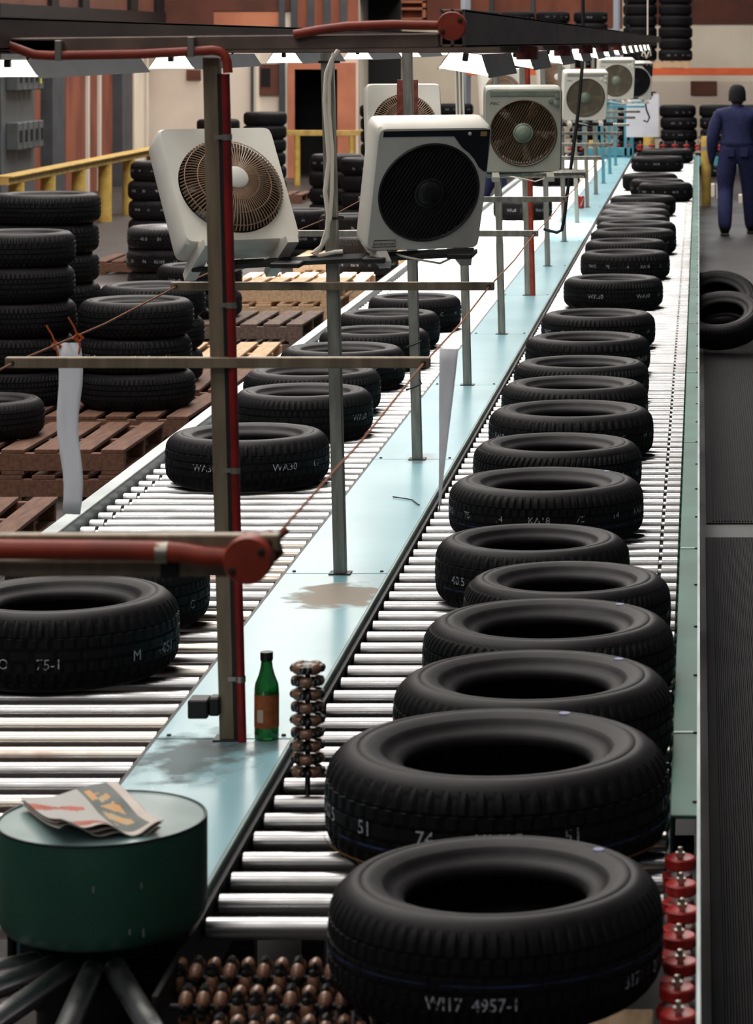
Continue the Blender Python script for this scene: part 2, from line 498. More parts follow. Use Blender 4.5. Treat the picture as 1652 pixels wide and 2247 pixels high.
# left wall
m = MB(); m.box(LW - .2, LW, 20, CW, 0, 9)
wl = tag(m.build('wall_left', 'terracotta_dark'), kind='structure')
for a_, b_, z0, z1, th, mt in [(52, 80, 0, 6, .06, 'terracotta'), (84, 112, 0, 6, .2, 'column_grey'), (114, 118, 0, 6, .1, 'white_pipe'),
                     (137, 180, 0, 6, .05, 'terracotta'), (180, 184, 0, 6, .09, 'white_pipe'), (186, 206, 0, 6, .05, 'terracotta'),
                     (206, 210, 0, 6, .09, 'white_pipe'), (212, 240, 0, 6, .05, 'terracotta'), (240, 262, 0, 6, .2, 'column_grey'),
                     (263, 283, 0, 6, .06, 'terracotta'), (284, 305, 0, 6, .08, 'cream'), (309, 313, 0, 6, .1, 'cream')]:
    lrect('wall_panel' if th < .08 else 'wall_post', a_, b_, z0, z1, th, mt, wl)
lrect('mezzanine_beam', -60, 325, 2.52, 2.75, .35, 'dark_steel', wl); lrect('mezzanine_panel', -60, 325, 2.75, 5.0, .28, 'brown_panel', wl)
for x_ in (60, 130, 240, 300): lrect('mezzanine_post', x_, x_ + 16, 2.75, 5.0, .34, 'dark_steel', wl)
# electrical switchgear on the left wall
eb = empty('switch_cabinet', (LW, 37.5, 1.2))
tag(eb, 'grey bank of electrical switch boxes on timber wall', 'switchgear')
m = MB(); m.box(0, .14, -.8, 1.05, -1.0, 1.05); m.build('backplate', 'electric_grey', eb)
for i in range(5):
    for z in (.42, -.36):
        m = MB(); y0 = -.55 + i * .3
        m.cbox(.14, .3, y0, y0 + .24, z, z + .36, .01); b = m.build('switch_box', 'electric_grey', eb)
        h = MB(); h.box(.3, .33, y0 + .1, y0 + .14, z + .1, z + .26); h.build('switch_handle', 'logo_black', b)
m = MB(); m.box(.3, .31, .68, .76, .5, .72); m.build('tag', 'tag_yellow', eb)

# ------------------------------------------------------------------ tyres
TR, TH = 0.31, 0.19
def tire_meshes(nblk, groove, style):
    prof = [  # outer face up and over, r, z (z measured from the middle)
        (.173, .044), (.168, .050), (.169, .060), (.176, .067), (.187, .0705), (.196, .0740), (.204, .0800), (.209, .0865), (.213, .0880), (.222, .0905), (.234, .0940),
        (.246, .0950), (.250, .0930), (.254, .0950), (.268, .0925), (.279, .0870), (.2875, .0795)]
    car = [(r * 1.0, z) for r, z in prof]
    low = [(r, -z) for r, z in car[::-1]]
    inner = [(.188, -.040), (.225, -.074), (.262, -.068), (.286, -.04), (.291, 0), (.286, .04), (.262, .068), (.225, .074), (.188, .040)]
    seg = 96
    m = MB()
    full = car + [(.2935, .070), (.2935, -.070)] + low + inner
    n = len(full); vs = []; fs = []
    for i in range(seg):
        a = 2 * math.pi * i / seg
        for r, z in full: vs.append((r * math.cos(a), r * math.sin(a), z))
    for i in range(seg):
        j = (i + 1) % seg
        for k in range(n):
            l = (k + 1) % n
            fs.append((i * n + k, i * n + l, j * n + l, j * n + k))
    m.add(vs, fs)
    body = m.mesh('tire', 'rubber', 50)
    # tread band
    rows = [(.2870, .0802, 0), (.2935, .0745, 1), (.3005, .0660, 1), (.3052, .0560, 1), (.3078, .0450, 1), (.3030, .0443, 2), (.3030, .0395, 2),
            (.3088, .0385, 3), (.3100, .0180, 3), (.3045, .0172, 2), (.3045, .0105, 2), (.3102, .0095, 4), (.3102, -.0095, 4)]
    rows = rows + [(r, -z, f) for r, z, f in rows[::-1][1:]]
    seg = nblk * 4
    m = MB(); n = len(rows); vs = []; fs = []
    for i in range(seg):
        for k, (r, z, f) in enumerate(rows):
            a = 2 * math.pi * (i + (z * 60 if style == 1 and f in (1, 3) else 0) * (1 if style == 1 else 0)) / seg
            rr = r
            ph = i % 4
            if f == 1 and ph in ((0,) if style != 2 else (0, 1)): rr -= groove
            if f == 3 and (i + 2) % 4 == 0: rr -= groove * .9
            if f == 4 and (i % 8) == 4: rr -= groove * .7
            if f == 0: rr = r
            vs.append((rr * math.cos(a), rr * math.sin(a), z))
    for i in range(seg):
        j = (i + 1) % seg
        for k in range(n - 1):
            fs.append((i * n + k, i * n + k + 1, j * n + k + 1, j * n + k))
    m.add(vs, fs)
    return body, m.mesh('tread', 'tread_rubber', 20)
TIRES = [tire_meshes(76, .0055, 0), tire_meshes(88, .005, 1), tire_meshes(60, .006, 2)]

def chalk_mesh(words, z0, size, step=0.62, start=-2.2):
    """chalk writing bent round the tread"""
    m = MB(); a = start
    for w in words:
        if w:
            vs, fs = text_mesh(w, size)
            m.add([(0.3118 * math.cos(a + x / .31 * 1.0 - math.pi / 2 + math.pi / 2), 0.3118 * math.sin(a + x / .31), z0 + y) for x, y in vs], fs)
        a += step
    return m.mesh('chalk_writing', 'chalk')
def ring_mesh(z0, w, mt, nm):
    m = MB(); m.lathe([(.3120, z0 - w / 2), (.3120, z0 + w / 2)], 96, cap0=False, cap1=False)
    return m.mesh(nm, mt, 60)
CH_A = chalk_mesh(['KA18', '75', '14', 'KA18', '75', '14', 'KA18'], .006, .030, .42, -2.85)
CH_B = chalk_mesh(['WA30', '', 'WA30', '61', '', '75'], -.004, .038, .5, -2.1)
CH_C = chalk_mesh(['40.5', '51', '74', 'KU15', '51', '', '17', '01'], .0, .036, .42, -2.75)
CH_D = chalk_mesh(['KI', 'O', '75-1', '', 'M', '6051'], -.02, .036, .38, -2.2)
CH_E = chalk_mesh(['', 'WI17', '4957-1', '', '', '317', '01'], -.03, .03, .3, -2.3)
CHALKS = dict(A=CH_A, B=CH_B, C=CH_C, D=CH_D, E=CH_E)
RING_B = ring_mesh(-.028, .004, 'blue_paint', 'paint_stripe')
RING_Y = ring_mesh(-.058, .003, 'yellow_paint_line', 'paint_stripe')
RING_B2 = ring_mesh(.0, .003, 'blue_paint', 'paint_stripe')
md = MB(); md.lathe([(.0, .0), (.011, .0), (.011, .0015), (0, .0016)], 10, T(.245, 0, .0942))
DOT = md.mesh('paint_dot', 'dot_paint')

def tire(x, y, z, r=TR, h=TH, var=0, rot=None, tilt=(0, 0), chalk=None, rings=(), dot=None, label='', group=None):
    """tyre lying flat with its lower face at height z"""
    b, t = TIRES[var % 3]
    sc = (r / TR, r / TR, h / TH)
    if rot is None: rot = random.uniform(0, 6.28)
    o = put('tire', b, None, (x, y, z + h / 2), (tilt[0], tilt[1], 0) , sc)
    tr = put('tread', t, o, rot=(0, 0, rot))
    if chalk: put('chalk_writing', CHALKS[chalk[0]], o, rot=(0, 0, chalk[1] if len(chalk) > 1 else 0))['kind'] = 'stuff'
    for rg in rings: put('paint_stripe', rg, o)
    if dot is not None: put('paint_dot', DOT, o, rot=(0, 0, dot))
    tag(o, label, 'tire', group)
    return o

# ------------------------------------------------------------------ conveyors
ZR = 0.60           # roller tops, where tyres rest
ZP = 0.61           # divider plate
RD = 0.021          # roller radius
PITCH = 0.144
YN, YF = 5.36, 40.2
def roller_mesh(length, groove_at, mt):
    g = groove_at
    prof = [(.008, -.004), (RD - .003, 0), (RD, .003)]
    if g is not None:
        prof += [(RD, g - .006), (RD - .011, g - .005), (RD - .011, g + .005), (RD, g + .006)]
    prof += [(RD, length - .003), (RD - .003, length), (.008, length + .004)]
    m = MB(); m.lathe(prof, 20, RY(R(90)))
    return m.mesh('roller', mt, 40)
def conveyor(x0, x1, groove_at, mt, mts2, name):
    root = empty('roller_conveyor', ((x0 + x1) / 2, YN, 0))
    me1 = roller_mesh(x1 - x0, groove_at, mt); me2 = roller_mesh(x1 - x0, groove_at, mts2)
    n = int((YF - YN) / PITCH)
    for i in range(n):
        y = i * PITCH
        near = y + YN < 9.5
        me = me2 if (near and random.random() < .55) else me1
        put('roller', me, root, (x0 - root.location.x, y, ZR - RD + random.uniform(-.0012, .0012)), (random.uniform(0, 6), 0, 0))
    return root
XPL, XPR = -1.285, -0.957      # divider plate edges
cr = conveyor(XPR + .022, -.066, (-.066 - XPR - .022) - .058, 'roller_steel', 'roller_steel', 'r')
tag(cr, 'long steel roller conveyor crowded with tires beside rubber floor mats', 'conveyor')
cl = conveyor(-2.118, XPL - .016, .058, 'roller_steel', 'roller_rusty', 'l')
tag(cl, 'long steel roller conveyor with few tires running beside wooden pallets', 'conveyor')
def rail(parent, x0, x1, z0, z1, mt, y0=4.4, y1=YF):
    m = MB()
    ox, oy = parent.location.x, parent.location.y
    # channel: top flange, web
    m.cbox(x0 - ox, x1 - ox, y0 - oy, y1 - oy, z1 - .008, z1, .002)
    m.box(x0 - ox, x0 + .006 - ox, y0 - oy, y1 - oy, z0, z1 - .008)
    m.box(x1 - .006 - ox, x1 - ox, y0 - oy, y1 - oy, z0, z1 - .008)
    return m.build('side_rail', mt, parent)
rr_ = rail(cr, -.060, 0.0, .44, .645, 'rail_teal', 5.9)
m = MB(); m.box(-.004 - cr.location.x, .003 - cr.location.x, 4.4 - YN, YF - YN, .50, .651); m.build('edge_strip', 'rail_grey', cr)  # paler strip added as the rail's lit outer edge
m = MB(); m.box(-.060 - cr.location.x, 0 - cr.location.x, 4.4 - YN, 5.9 - YN, .44, .56); m.build('side_rail', 'dark_steel', cr)
# flange joints and screws on the rail
for i in range(14):
    yy = 6.6 + i * 2.4
    m = MB(); m.box(-.058, -.002, yy, yy + .012, .645, .6475); m.build('joint_strip', 'rail_grey', cr, loc=(-cr.location.x, -YN, 0))
bm_ = MB(); bm_.lathe([(.0, 0), (.006, 0), (.005, .004), (0, .005)], 8)
bolt_me = bm_.mesh('bolt', 'bolt')
for i in range(40):
    put('bolt', bolt_me, cr, (-.008 - cr.location.x, 6 + i * .6 - YN, .645))
rail(cl, -2.180, -2.124, .44, .635, 'rail_grey', 5.0)
m = MB(); m.box(XPL - .012 - cl.location.x, XPL - .004 - cl.location.x, 5.3 - YN, YF - YN, .45, .604); m.build('side_rail', 'dark_steel', cl)
m = MB(); m.box(XPR + .008 - cr.location.x, XPR + .018 - cr.location.x, 4.9 - YN, YF - YN, .45, .604); m.build('side_rail', 'dark_steel', cr)
for c, xs in ((cr, (-.9, -.06)), (cl, (-2.16, -1.33))):
    for i in range(8):
        for x in xs:
            m = MB(); yy = 6.4 + i * 4.6
            m.cbox(x, x + .05, yy, yy + .05, 0, .45, .003); m.build('leg', 'dark_steel', c, loc=(-c.location.x, -YN, 0))
# divider plate in panels
POSTS = [4.30, 6.69, 8.77, 11.17, 13.59, 15.96, 18.40, 20.80, 23.36, 25.8, 28.2, 30.6, 33.0, 35.4, 37.8]
dp = empty('divider_plate', (-1.12, YN, 0))
tag(dp, 'long pale teal metal divider plate between the two roller conveyors', 'plate')
seams = [5.32] + POSTS[1:] + [40.2]
for a_, b_ in zip(seams[:-1], seams[1:]):
    m = MB(); m.cbox(XPL + 1.12, XPR + 1.12, a_ - YN + .004, b_ - YN - .004, ZP - .012, ZP, .002)
    # folded edges
    m.box(XPL + 1.12, XPL + 1.126, a_ - YN + .003, b_ - YN - .003, .5, ZP - .012)
    p = m.build('plate_panel', 'plate_teal', dp)
    for sx in (XPL + .025, XPR - .03):
        put('bolt', bolt_me, p, (sx + 1.12, a_ - YN + .03, ZP))
m = MB(); m.cbox(XPR + 1.12 - .002, XPR + 1.12 + .0075, 5.3 - YN, YF - YN, .58, .624, .002); m.build('edge_trim', 'trim_teal', dp)
m = MB(); m.tube([(XPR + 1.115, 5.3 - YN, .612), (XPR + 1.115, YF - YN, .612)], .0035, 6); m.build('edge_bead', 'dark_steel', dp)
for yy in (6.4, 11, 16, 21, 26, 31, 36):
    m = MB(); m.box(XPL + .05 + 1.12, XPR - .05 + 1.12, yy - YN, yy + .05 - YN, 0, .597); m.build('support', 'dark_steel', dp)
# little wire scrap on the plate
pw = [px(862, 1090, Z=ZP + .004), px(890, 1094, Z=ZP + .004), px(905, 1097, Z=ZP + .004), px(915, 1105, Z=ZP + .004), px(920, 1108, Z=ZP + .004)]
m = MB(); m.tube(pw, .0022, 6)
tag(m.build('wire_scrap', 'black_cable'), 'short dark wire scrap lying on the teal plate', 'wire')

# ------------------------------------------------------------------ curve hub, radial rollers
HC = Vector((-1.11, 5.26, 0))
ct = empty('roller_curve', (HC.x, HC.y, 0))
tag(ct, 'end curve with steel rollers radiating from under the green drum', 'conveyor')
mer = roller_mesh(.85, None, 'roller_steel')
for k in range(5):
    ang = R(-90 + 22 - 18 * k)          # direction of the roller from the hub
    put('roller', mer, ct, (math.cos(ang) * .13, math.sin(ang) * .13, ZR - RD - .005), (0, 0, ang), (.55 if k == 0 else 1, 1, 1))
m = MB(); m.lathe([(.12, 0), (.12, .5), (.16, .5), (.16, .55), (0.02, .55)], 32); m.build('pedestal', 'dark_steel', ct, 40)
m = MB()
arc = [(math.cos(R(-180 + k * 5)) * 1.02, math.sin(R(-180 + k * 5)) * 1.02) for k in range(19)]
m.tube([(x, y, .55) for x, y in arc], .02, 6); m.build('outer_rail', 'dark_steel', ct, 40)
for k in (2, 9, 16):
    m = MB(); m.box(arc[k][0] - .02, arc[k][0] + .02, arc[k][1] - .02, arc[k][1] + .02, 0, .54); m.build('leg', 'dark_steel', ct)
dr = empty('drum', (HC.x, HC.y, .618))
tag(dr, 'dark green steel drum hub with paler top, newspaper lying on it', 'drum')
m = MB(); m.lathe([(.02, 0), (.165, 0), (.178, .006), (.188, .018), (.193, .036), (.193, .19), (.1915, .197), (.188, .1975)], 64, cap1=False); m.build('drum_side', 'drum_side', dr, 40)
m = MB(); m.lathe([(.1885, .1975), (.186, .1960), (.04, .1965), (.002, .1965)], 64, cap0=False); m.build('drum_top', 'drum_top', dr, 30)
m = MB(); m.tube([(math.cos(i / 64 * 6.2832) * .1905, math.sin(i / 64 * 6.2832) * .1905, .197) for i in range(64)], .0028, 6, closed=True); m.build('drum_rim', 'drum_edge', dr, 60)
for sx, sy, ln in ((208, 1948, 14), (306, 1950, 14), (283, 2048, 13), (310, 2055, 18)):
    th = math.asin(max(-1, min(1, ((sx - PX) * 5.08 / F - HC.x) / .1935)))
    z = CH - (sy - PY) * 5.08 / F - .618
    m = MB(); m.box(-.0018, .0018, -.1941, -.1932, z - ln * .0004, z + ln * .0004, 0, RZ(th)); m.build('scratch', 'scratch', dr)

# newspaper: folded, corner curling
def newspaper():
    nu, nv = 60, 44
    A, B, C, D = Vector((-.167, .062)), Vector((-.012, .142)), Vector((.128, -.10)), Vector((-.042, -.172))
    def surf(u, v, lay):
        p = (A * (1 - u) + B * u) * (1 - v) + (D * (1 - u) + C * u) * v
        z = .004 + .006 * lay + .016 * max(0, 1 - ((u - .95) ** 2 * 3 + (v) ** 2 * 2.2)) + .012 * math.sin(u * 5 + 1) * (v ** 2)
        z += .016 * v ** 4 * (0.5 + .5 * math.sin(u * 13 + lay * .9)) + .008 * (1 - u) ** 4
        return (p.x + lay * .0035 * u, p.y - lay * .004 * v, z)
    root = None
    for lay in (2, 1, 0):
        m = MB(); vs = []; fs = []; mi = []
        for j in range(nv + 1):
            for i in range(nu + 1):
                vs.append(surf(i / nu * (1 + .0 * lay), j / nv, lay))
        for j in range(nv):
            for i in range(nu):
                u, v = (i + .5) / nu, (j + .5) / nv
                k = 0
                if lay == 2:
                    k = 1 if u < .58 else 0
                    if .58 <= u < .90 and v < .93: k = 2
                    if .60 < u < .70 and .10 < v < .30 and math.sin(u * 60) > -.4: k = 3
                    if .68 < u < .80 and .18 < v < .40: k = 3 if math.sin(v * 40 + u * 20) > -.3 else 2
                    if .64 < u < .82 and .42 < v < .80 and math.sin(v * 25 - u * 30) > -.55: k = 3
                    if abs(v - (.30 + .18 * u)) < .09 * (1 - u * 1.2) + .025 * math.sin(u * 20) and u < .5: k = 4
                    if abs(v - (.88 - .10 * u)) < .08 - .1 * abs(u - .3) and u < .55: k = 4
                    if u > .9 or v > .95: k = 0
                fs.append((j * (nu + 1) + i, (j + 1) * (nu + 1) + i, (j + 1) * (nu + 1) + i + 1, j * (nu + 1) + i + 1)); mi.append(k)
        m.v = vs; m.f = fs; m.mi = mi
        o = m.build('newspaper' if root is None else 'inner_sheet', ['paper', 'paper_grey', 'paper_photo', 'paper_orange', 'paper_red'], root, 60)
        if root is None:
            root = o
            root.location = (HC.x, HC.y, .618 + .1965)
        sol = o.modifiers.new('t', 'SOLIDIFY'); sol.thickness = .0012
    tag(root, 'folded colour newspaper lying on top of the green drum', 'newspaper')
newspaper()

# ------------------------------------------------------------------ omni-wheel rollers
mb_ = MB(); mb_.lathe([(.004, -.0165), (.0072, -.0155), (.0110, -.0085), (.0124, 0), (.0110, .0085), (.0072, .0155), (.004, .0165)], 14)
BARREL = mb_.mesh('barrel', 'barrel_brown', 60)
mb_ = MB(); mb_.lathe([(.006, -.0095), (.017, -.0095), (.022, -.006), (.022, .006), (.017, .0095), (.006, .0095)], 18)
for k in range(4):
    a = R(90 * k + 45)
    for da in (-.2, .2):
        mb_.lathe([(.0, -.009), (.0065, -.0065), (.0092, 0), (.0065, .0065), (0, .009)], 10, T(math.cos(a + da) * .0315, math.sin(a + da) * .0315, 0))
HUB = mb_.mesh('wheel_hub', 'hub_black', 40)
def omni_wheel(parent, loc, M, phase):
    """one wheel, its axis along local z of M"""
    h = put('wheel', HUB, parent)
    h.matrix_local = T(*loc) @ M @ RZ(phase)
    for k in range(4):
        b = put('barrel', BARREL, h)
        a = R(90 * k)
        b.matrix_local = RZ(a) @ T(.0255, 0, 0) @ RX(R(90))
    return h
oroot = empty('omni_roller', (-.94, 5.1, ZR - .0385))
def omni_row(yy, x0, n, ph, label):
    root = empty('omni_wheel_roller', (x0, yy, ZR - .036))
    tag(root, label, 'roller', 'omni wheel rollers in front of the near tire')
    m = MB(); m.tube([(-.03, 0, 0), (n * .0305 + .30, 0, 0)], .006, 8); m.build('shaft', 'dark_steel', root)
    for i in range(n):
        omni_wheel(root, (i * .0305, 0, 0), RY(R(90)), R(ph[i % len(ph)]))
bpy.data.objects.remove(oroot)
omni_row(5.115, px(393, Y=5.1), 15, [0, 45], 'omni wheel roller beside the last plain steel roller')
omni_row(4.965, px(410, Y=4.96), 15, [45, 45, 45, 0, 0, 0, 45, 0], 'middle omni wheel roller, its brown barrels in groups of three')
omni_row(4.815, px(480, Y=4.81), 14, [45, 0], 'omni wheel roller farthest from the plain steel rollers')
# standing guide made of the same wheels
gs = empty('guide_roller', (-.862, 6.2, .545))
tag(gs, 'upright guide of stacked brown barrel wheels beside the green bottle', 'guide roller')
GY = F * 1.66 / (1735 - PY)
gs.location = (px(675, Y=GY), GY, ZR - .03)
hgt = 280 * GY / F
m = MB(); m.tube([(0, 0, -.02), (0, 0, hgt + .03)], .006, 10); m.build('shaft', 'hub_black', gs, 40)
for k in range(9):
    omni_wheel(gs, (0, 0, .075 + k * .0285), Matrix.Identity(4), R(45 if k % 2 == 0 else 0) + R(90))

# red guide wheels along the rail's near end
mw = MB(); mw.lathe([(.006, 0), (.028, 0), (.031, .003), (.031, .019), (.028, .022), (.024, .020), (.012, .018), (.006, .018)], 28); RW = mw.mesh('wheel', 'wheel_red', 35)
mw = MB(); mw.lathe([(.006, -.05), (.006, .024), (.0095, .024), (.0095, .031), (.005, .031), (.005, .041), (0.001, .042)], 10); AX = mw.mesh('axle', 'clip_zinc', 35)
for i in range(7):
    yy = 5.52 - i * .152
    yy = F * 1.63 / (1884 + i * 57 - PY)
    g = put('guide_wheel', RW, cr, (-.034 + .006 * ((i * 37) % 5 - 2) / 4 - cr.location.x, yy - cr.location.y, .612))
    put('axle', AX, g)
    put('wheel', RW, g, (-.006, 0, -.034))

# ------------------------------------------------------------------ tyres on the conveyors
def solve(xl, xr, yb, h=TH):
    w = xr - xl
    Y = F * (CH - ZR - h) / (yb - PY) / (1 + .88 * w / (2 * F))
    return ((xl + xr) / 2 - PX) * Y / F, Y, w * Y / (2 * F)
RIGHT = [(728, 1462, 1828), (722, 1474, 1550), (863, 1474, 1422), (930, 1482, 1309), (1017, 1472, 1228), (955, 1382, 1146), (985, 1412, 1022),
         (1038, 1408, 947), (1072, 1434, 875), (1100, 1422, 822), (1127, 1424, 778), (1152, 1427, 725), (1187, 1438, 675), (1236, 1455, 600),
         (1273, 1470, 545), (1283, 1464, 521), (1295, 1484, 498), (1308, 1484, 482), (1308, 1470, 469), (1317, 1470, 455), (1322, 1468, 443),
         (1338, 1483, 426), (1400, 1520, 398), (1382, 1503, 390), (1365, 1487, 378), (1384, 1500, 341), (1405, 1521, 325)]
chk = {0: ('E', .2), 1: ('C', 0), 4: ('A', .5), 5: ('C', .4), 6: ('A', 0), 7: ('B', .3), 8: ('A', .3), 9: ('B', 1.0), 10: ('A', .8), 11: ('B', .6), 12: ('A', .25), 13: ('B', .2),
       14: ('A', .5), 15: ('B', 0), 16: ('A', .1), 21: ('B', .3), 22: ('A', .4), 23: ('C', 0), 24: ('B', .2), 25: ('A', 0), 26: ('C', .4)}
dots = {0: .72, 1: 1.1, 2: .7, 3: .8, 6: .7}
prevY = None
for i, (xl, xr, yb) in enumerate(RIGHT):
    h = {0: .20, 1: .215, 2: .2, 3: .195}.get(i, .187)
    X, Y, r = solve(xl, xr, yb, h)
    rings = {0: [RING_B2], 1: [RING_B, RING_Y], 5: [RING_B], 6: [RING_B], 7: [RING_B2]}.get(i, [])
    X = min(X, -.062 - r)
    tire(X, Y, ZR, r, h, i if i > 3 else [0, 2, 0, 1][i], chalk=chk.get(i), rings=rings, dot=dots.get(i),
         label='black tire on the conveyor beside the rubber mats, %s from the red guide wheels' % ORD[i], group='tires on the mat-side conveyor')
LEFT = [(-125, 390, 1258), (15, 458, 1186), (365, 722, 925), (512, 818, 838), (535, 835, 795), (615, 889, 748), (700, 943, 712), (740, 965, 675),
        (808, 1012, 641), (1082, 1212, 432), (1160, 1273, 368)]
chl = {0: ('D', 0), 1: ('D', 1.4), 2: ('B', .15), 3: ('B', 1.6), 5: ('A', 1.5), 8: ('A', .3), 9: ('B', .2)}
for i, (xl, xr, yb) in enumerate(LEFT):
    h = {0: .205}.get(i, .19)
    X, Y, r = solve(xl, xr, yb, h)
    tire(X, Y, ZR, r, h, [2, 0, 2, 0, 1][i % 5], chalk=chl.get(i),
         label='black tire on the conveyor beside the pallets, %s from the green drum' % ORD[i], group='tires on the pallet-side conveyor')

# ------------------------------------------------------------------ overhead frame: posts, arms, beams
PXX = -1.112
LEAN = 0.025
fr = empty('overhead_frame', (PXX, POSTS[1], ZP))
tag(fr, 'long steel frame of posts, cross arms and beams standing along the teal plate', 'frame')
def fput(mb, name, mt, smooth=None):
    return mb.build(name, mt, fr, smooth, loc=(-PXX, -POSTS[1], -ZP))
ARM_Z = 1.505
def xp(z): return PXX - LEAN * (z - ZP)     # posts lean a little
hw = .0195
for i, Y in enumerate(POSTS):
    ztop = 2.225
    Mx = Matrix.Identity(4); Mx[0][2] = -LEAN; Mx[0][3] = PXX + LEAN * ZP
    mt = 'galv_warm' if i < 2 else ('galv' if i < 12 else 'teal_post')
    m = MB(); m.cbox(-hw, hw, Y - hw, Y + hw, ZP, ztop, .003, 0, Mx)
    p = fput(m, 'post', mt)
    m = MB(); m.cbox(-.034, .034, Y - .03, Y + .03, ZP, ZP + .004, .001, 0, T(PXX, 0, 0)); m.build('foot_plate', 'dark_steel', p)
    # cross arm
    m = MB(); t = .0125
    yy = Y - hw - t
    m.cbox(-1.632, -.632, yy - t, yy + t, ARM_Z - t, ARM_Z + t, .002)
    a = fput(m, 'cross_arm', 'galv_warm' if i < 3 else mt)
    for ex in (-1.615, -.648):
        put('bolt', bolt_me, a, (ex, yy - t, ARM_Z), (R(90), 0, 0))
    # top arm carrying the beams
    if i > 1:
        m = MB(); m.cbox(-1.66, -.56, Y - .02, Y + .02, 2.226, 2.25, .003); fput(m, 'top_arm', 'beam_brown')
# first top arm, closer studied: slightly out of level, holds the conduit
Y1 = POSTS[1]
m = MB(); m.cbox(-.62, .50, -.02, .02, -.0175, .0175, .003, 0, T(-1.11, Y1 - .03, 2.2578) @ RY(R(-.65)))
fput(m, 'top_arm', 'beam_brown')
m = MB(); m.cbox(-1.95, -1.5, Y1 - .05, Y1 - .01, 2.232, 2.267, .003); fput(m, 'top_arm', 'beam_brown')
# beams (channels)
def beam(xc, z0, z1, y0, y1):
    m = MB(); w = .03
    m.cbox(xc - w, xc + w, y0, y1, z1 - .008, z1, .002); m.cbox(xc - w, xc + w, y0, y1, z0, z0 + .008, .002)
    m.box(xc - .004, xc + .004, y0, y1, z0, z1)
    m.box(xc - w, xc - w + .006, y0, y1, z0, z1)
    m.box(xc + w - .006, xc + w, y0, y1, z0, z1)
    return fput(m, 'beam', 'beam_brown')
beam(-.587, 2.246, 2.338, 6.73, 41.8)
beam(-1.645, 2.24, 2.318, 6.4, 41.8)
# dark sleeves along the beam
for Y in (9.6, 12.1, 14.6, 17.2, 20):
    m = MB(); m.cbox(-.62, -.55, Y, Y + .1, 2.2, 2.245, .003); fput(m, 'beam_clamp', 'rust_box')
# red conduit along the first arm and down the first post
yc = Y1 - .06
def P1(x, y): return px(x, y, Y=yc)
m = MB(); m.tube([P1(-40, 78), P1(30, 104), P1(75, 120), P1(110, 122), P1(300, 119), P1(440, 112), P1(465, 110), P1(480, 112), P1(492, 120), P1(498, 135), P1(500, 160)], .0115, 10); fput(m, 'conduit', 'conduit_red', 60)
m = MB()
base = Vector((PXX + .036, Y1 - .03, ZP)); top = Vector((xp(2.2) + .036, Y1 - .03, 2.185))
m.tube([base, top], .0105, 10); fput(m, 'conduit', 'pipe_red', 60)
m = MB(); m.tube([base + Vector((-.014, .012, 0)), top + Vector((-.014, .012, 0))], .008, 6); fput(m, 'cable', 'black_cable', 60)  # no cable here: dark rod added for the shade between post and conduit
for y in (300, 667, 1028, 1484):
    z = CH - (y - PY) * Y1 / F; c = base + (top - base) * ((z - ZP) / (top.z - ZP))
    m = MB(); m.lathe([(.0122, -.007), (.0122, .007)], 12, T(*c), cap0=False, cap1=False); m.box(c.x - .03, c.x, c.y - .001, c.y + .001, c.z - .005, c.z + .005); fput(m, 'clip', 'clip_zinc', 40)
for x, y in ((130, 121), (420, 113)):
    c = P1(x, y); m = MB(); m.cbox(c.x - .008, c.x + .008, c.y - .015, c.y + .012, c.z - .014, c.z + .035, .002); fput(m, 'clip', 'clip_zinc')
m = MB(); m.tube([P1(645, 76), P1(700, 66), P1(760, 58), P1(860, 54), P1(960, 56)], .0115, 10); fput(m, 'conduit', 'conduit_red', 60)
def jbox(c, r):
    m = MB(); m.lathe([(r * .6, .07), (r * .92, .06), (r, .05), (r, .004), (r * .95, 0), (.001, -.001)], 36, T(*c) @ RX(R(-90)), cap0=True, cap1=False)
    o = fput(m, 'junction_box', 'conduit_red', 40)
    for a in (.6, 3.7):
        put('bolt', bolt_me, o, (c.x + math.cos(a) * r * .72, c.y - .001, c.z + math.sin(a) * r * .72), (R(90), 0, 0))
    return o
jbox(px(990, 57, Y=Y1 - .07), .034)
# near arm with conduit (on the post just out of view)
Y0 = POSTS[0]
def P0(x, y, d=0): return px(x, y, Y=Y0 + d)
m = MB(); m.cbox(-1.20, px(520, Y=Y0), Y0 - .03, Y0 + .0, CH - (1258 - PY) * Y0 / F, CH - (1222 - PY) * Y0 / F, .003); fput(m, 'near_arm', 'galv_warm')
m = MB(); m.tube([P0(-160, 1204, -.05), P0(200, 1207, -.05), P0(350, 1209, -.05), P0(400, 1213, -.05), P0(450, 1221, -.05), P0(505, 1224, -.05)], .0155, 10); fput(m, 'conduit', 'conduit_red', 60)
c = P0(356, 1212, -.05); m = MB(); m.lathe([(.0168, -.009), (.0168, .009)], 14, T(*c) @ RY(R(90)), cap0=False, cap1=False); fput(m, 'clip', 'clip_zinc', 40)
c = P0(372, 1240, -.03); m = MB(); m.cbox(c.x - .012, c.x + .014, c.y - .012, c.y + .01, c.z - .018, c.z + .02, .002); fput(m, 'clip', 'dark_steel')
jb = jbox(P0(541, 1232, -.08), .036)
c = P0(575, 1208, .0)
m = MB(); m.lathe([(.012, -.03), (.024, -.028), (.027, -.01), (.027, .012), (.022, .026), (.008, .03)], 8, T(*c) @ RY(R(60)) @ RZ(.3)); m.lathe([(.006, 0), (.006, .05)], 8, T(*c) @ RY(R(50))); fput(m, 'conduit_fitting', 'rust_box')
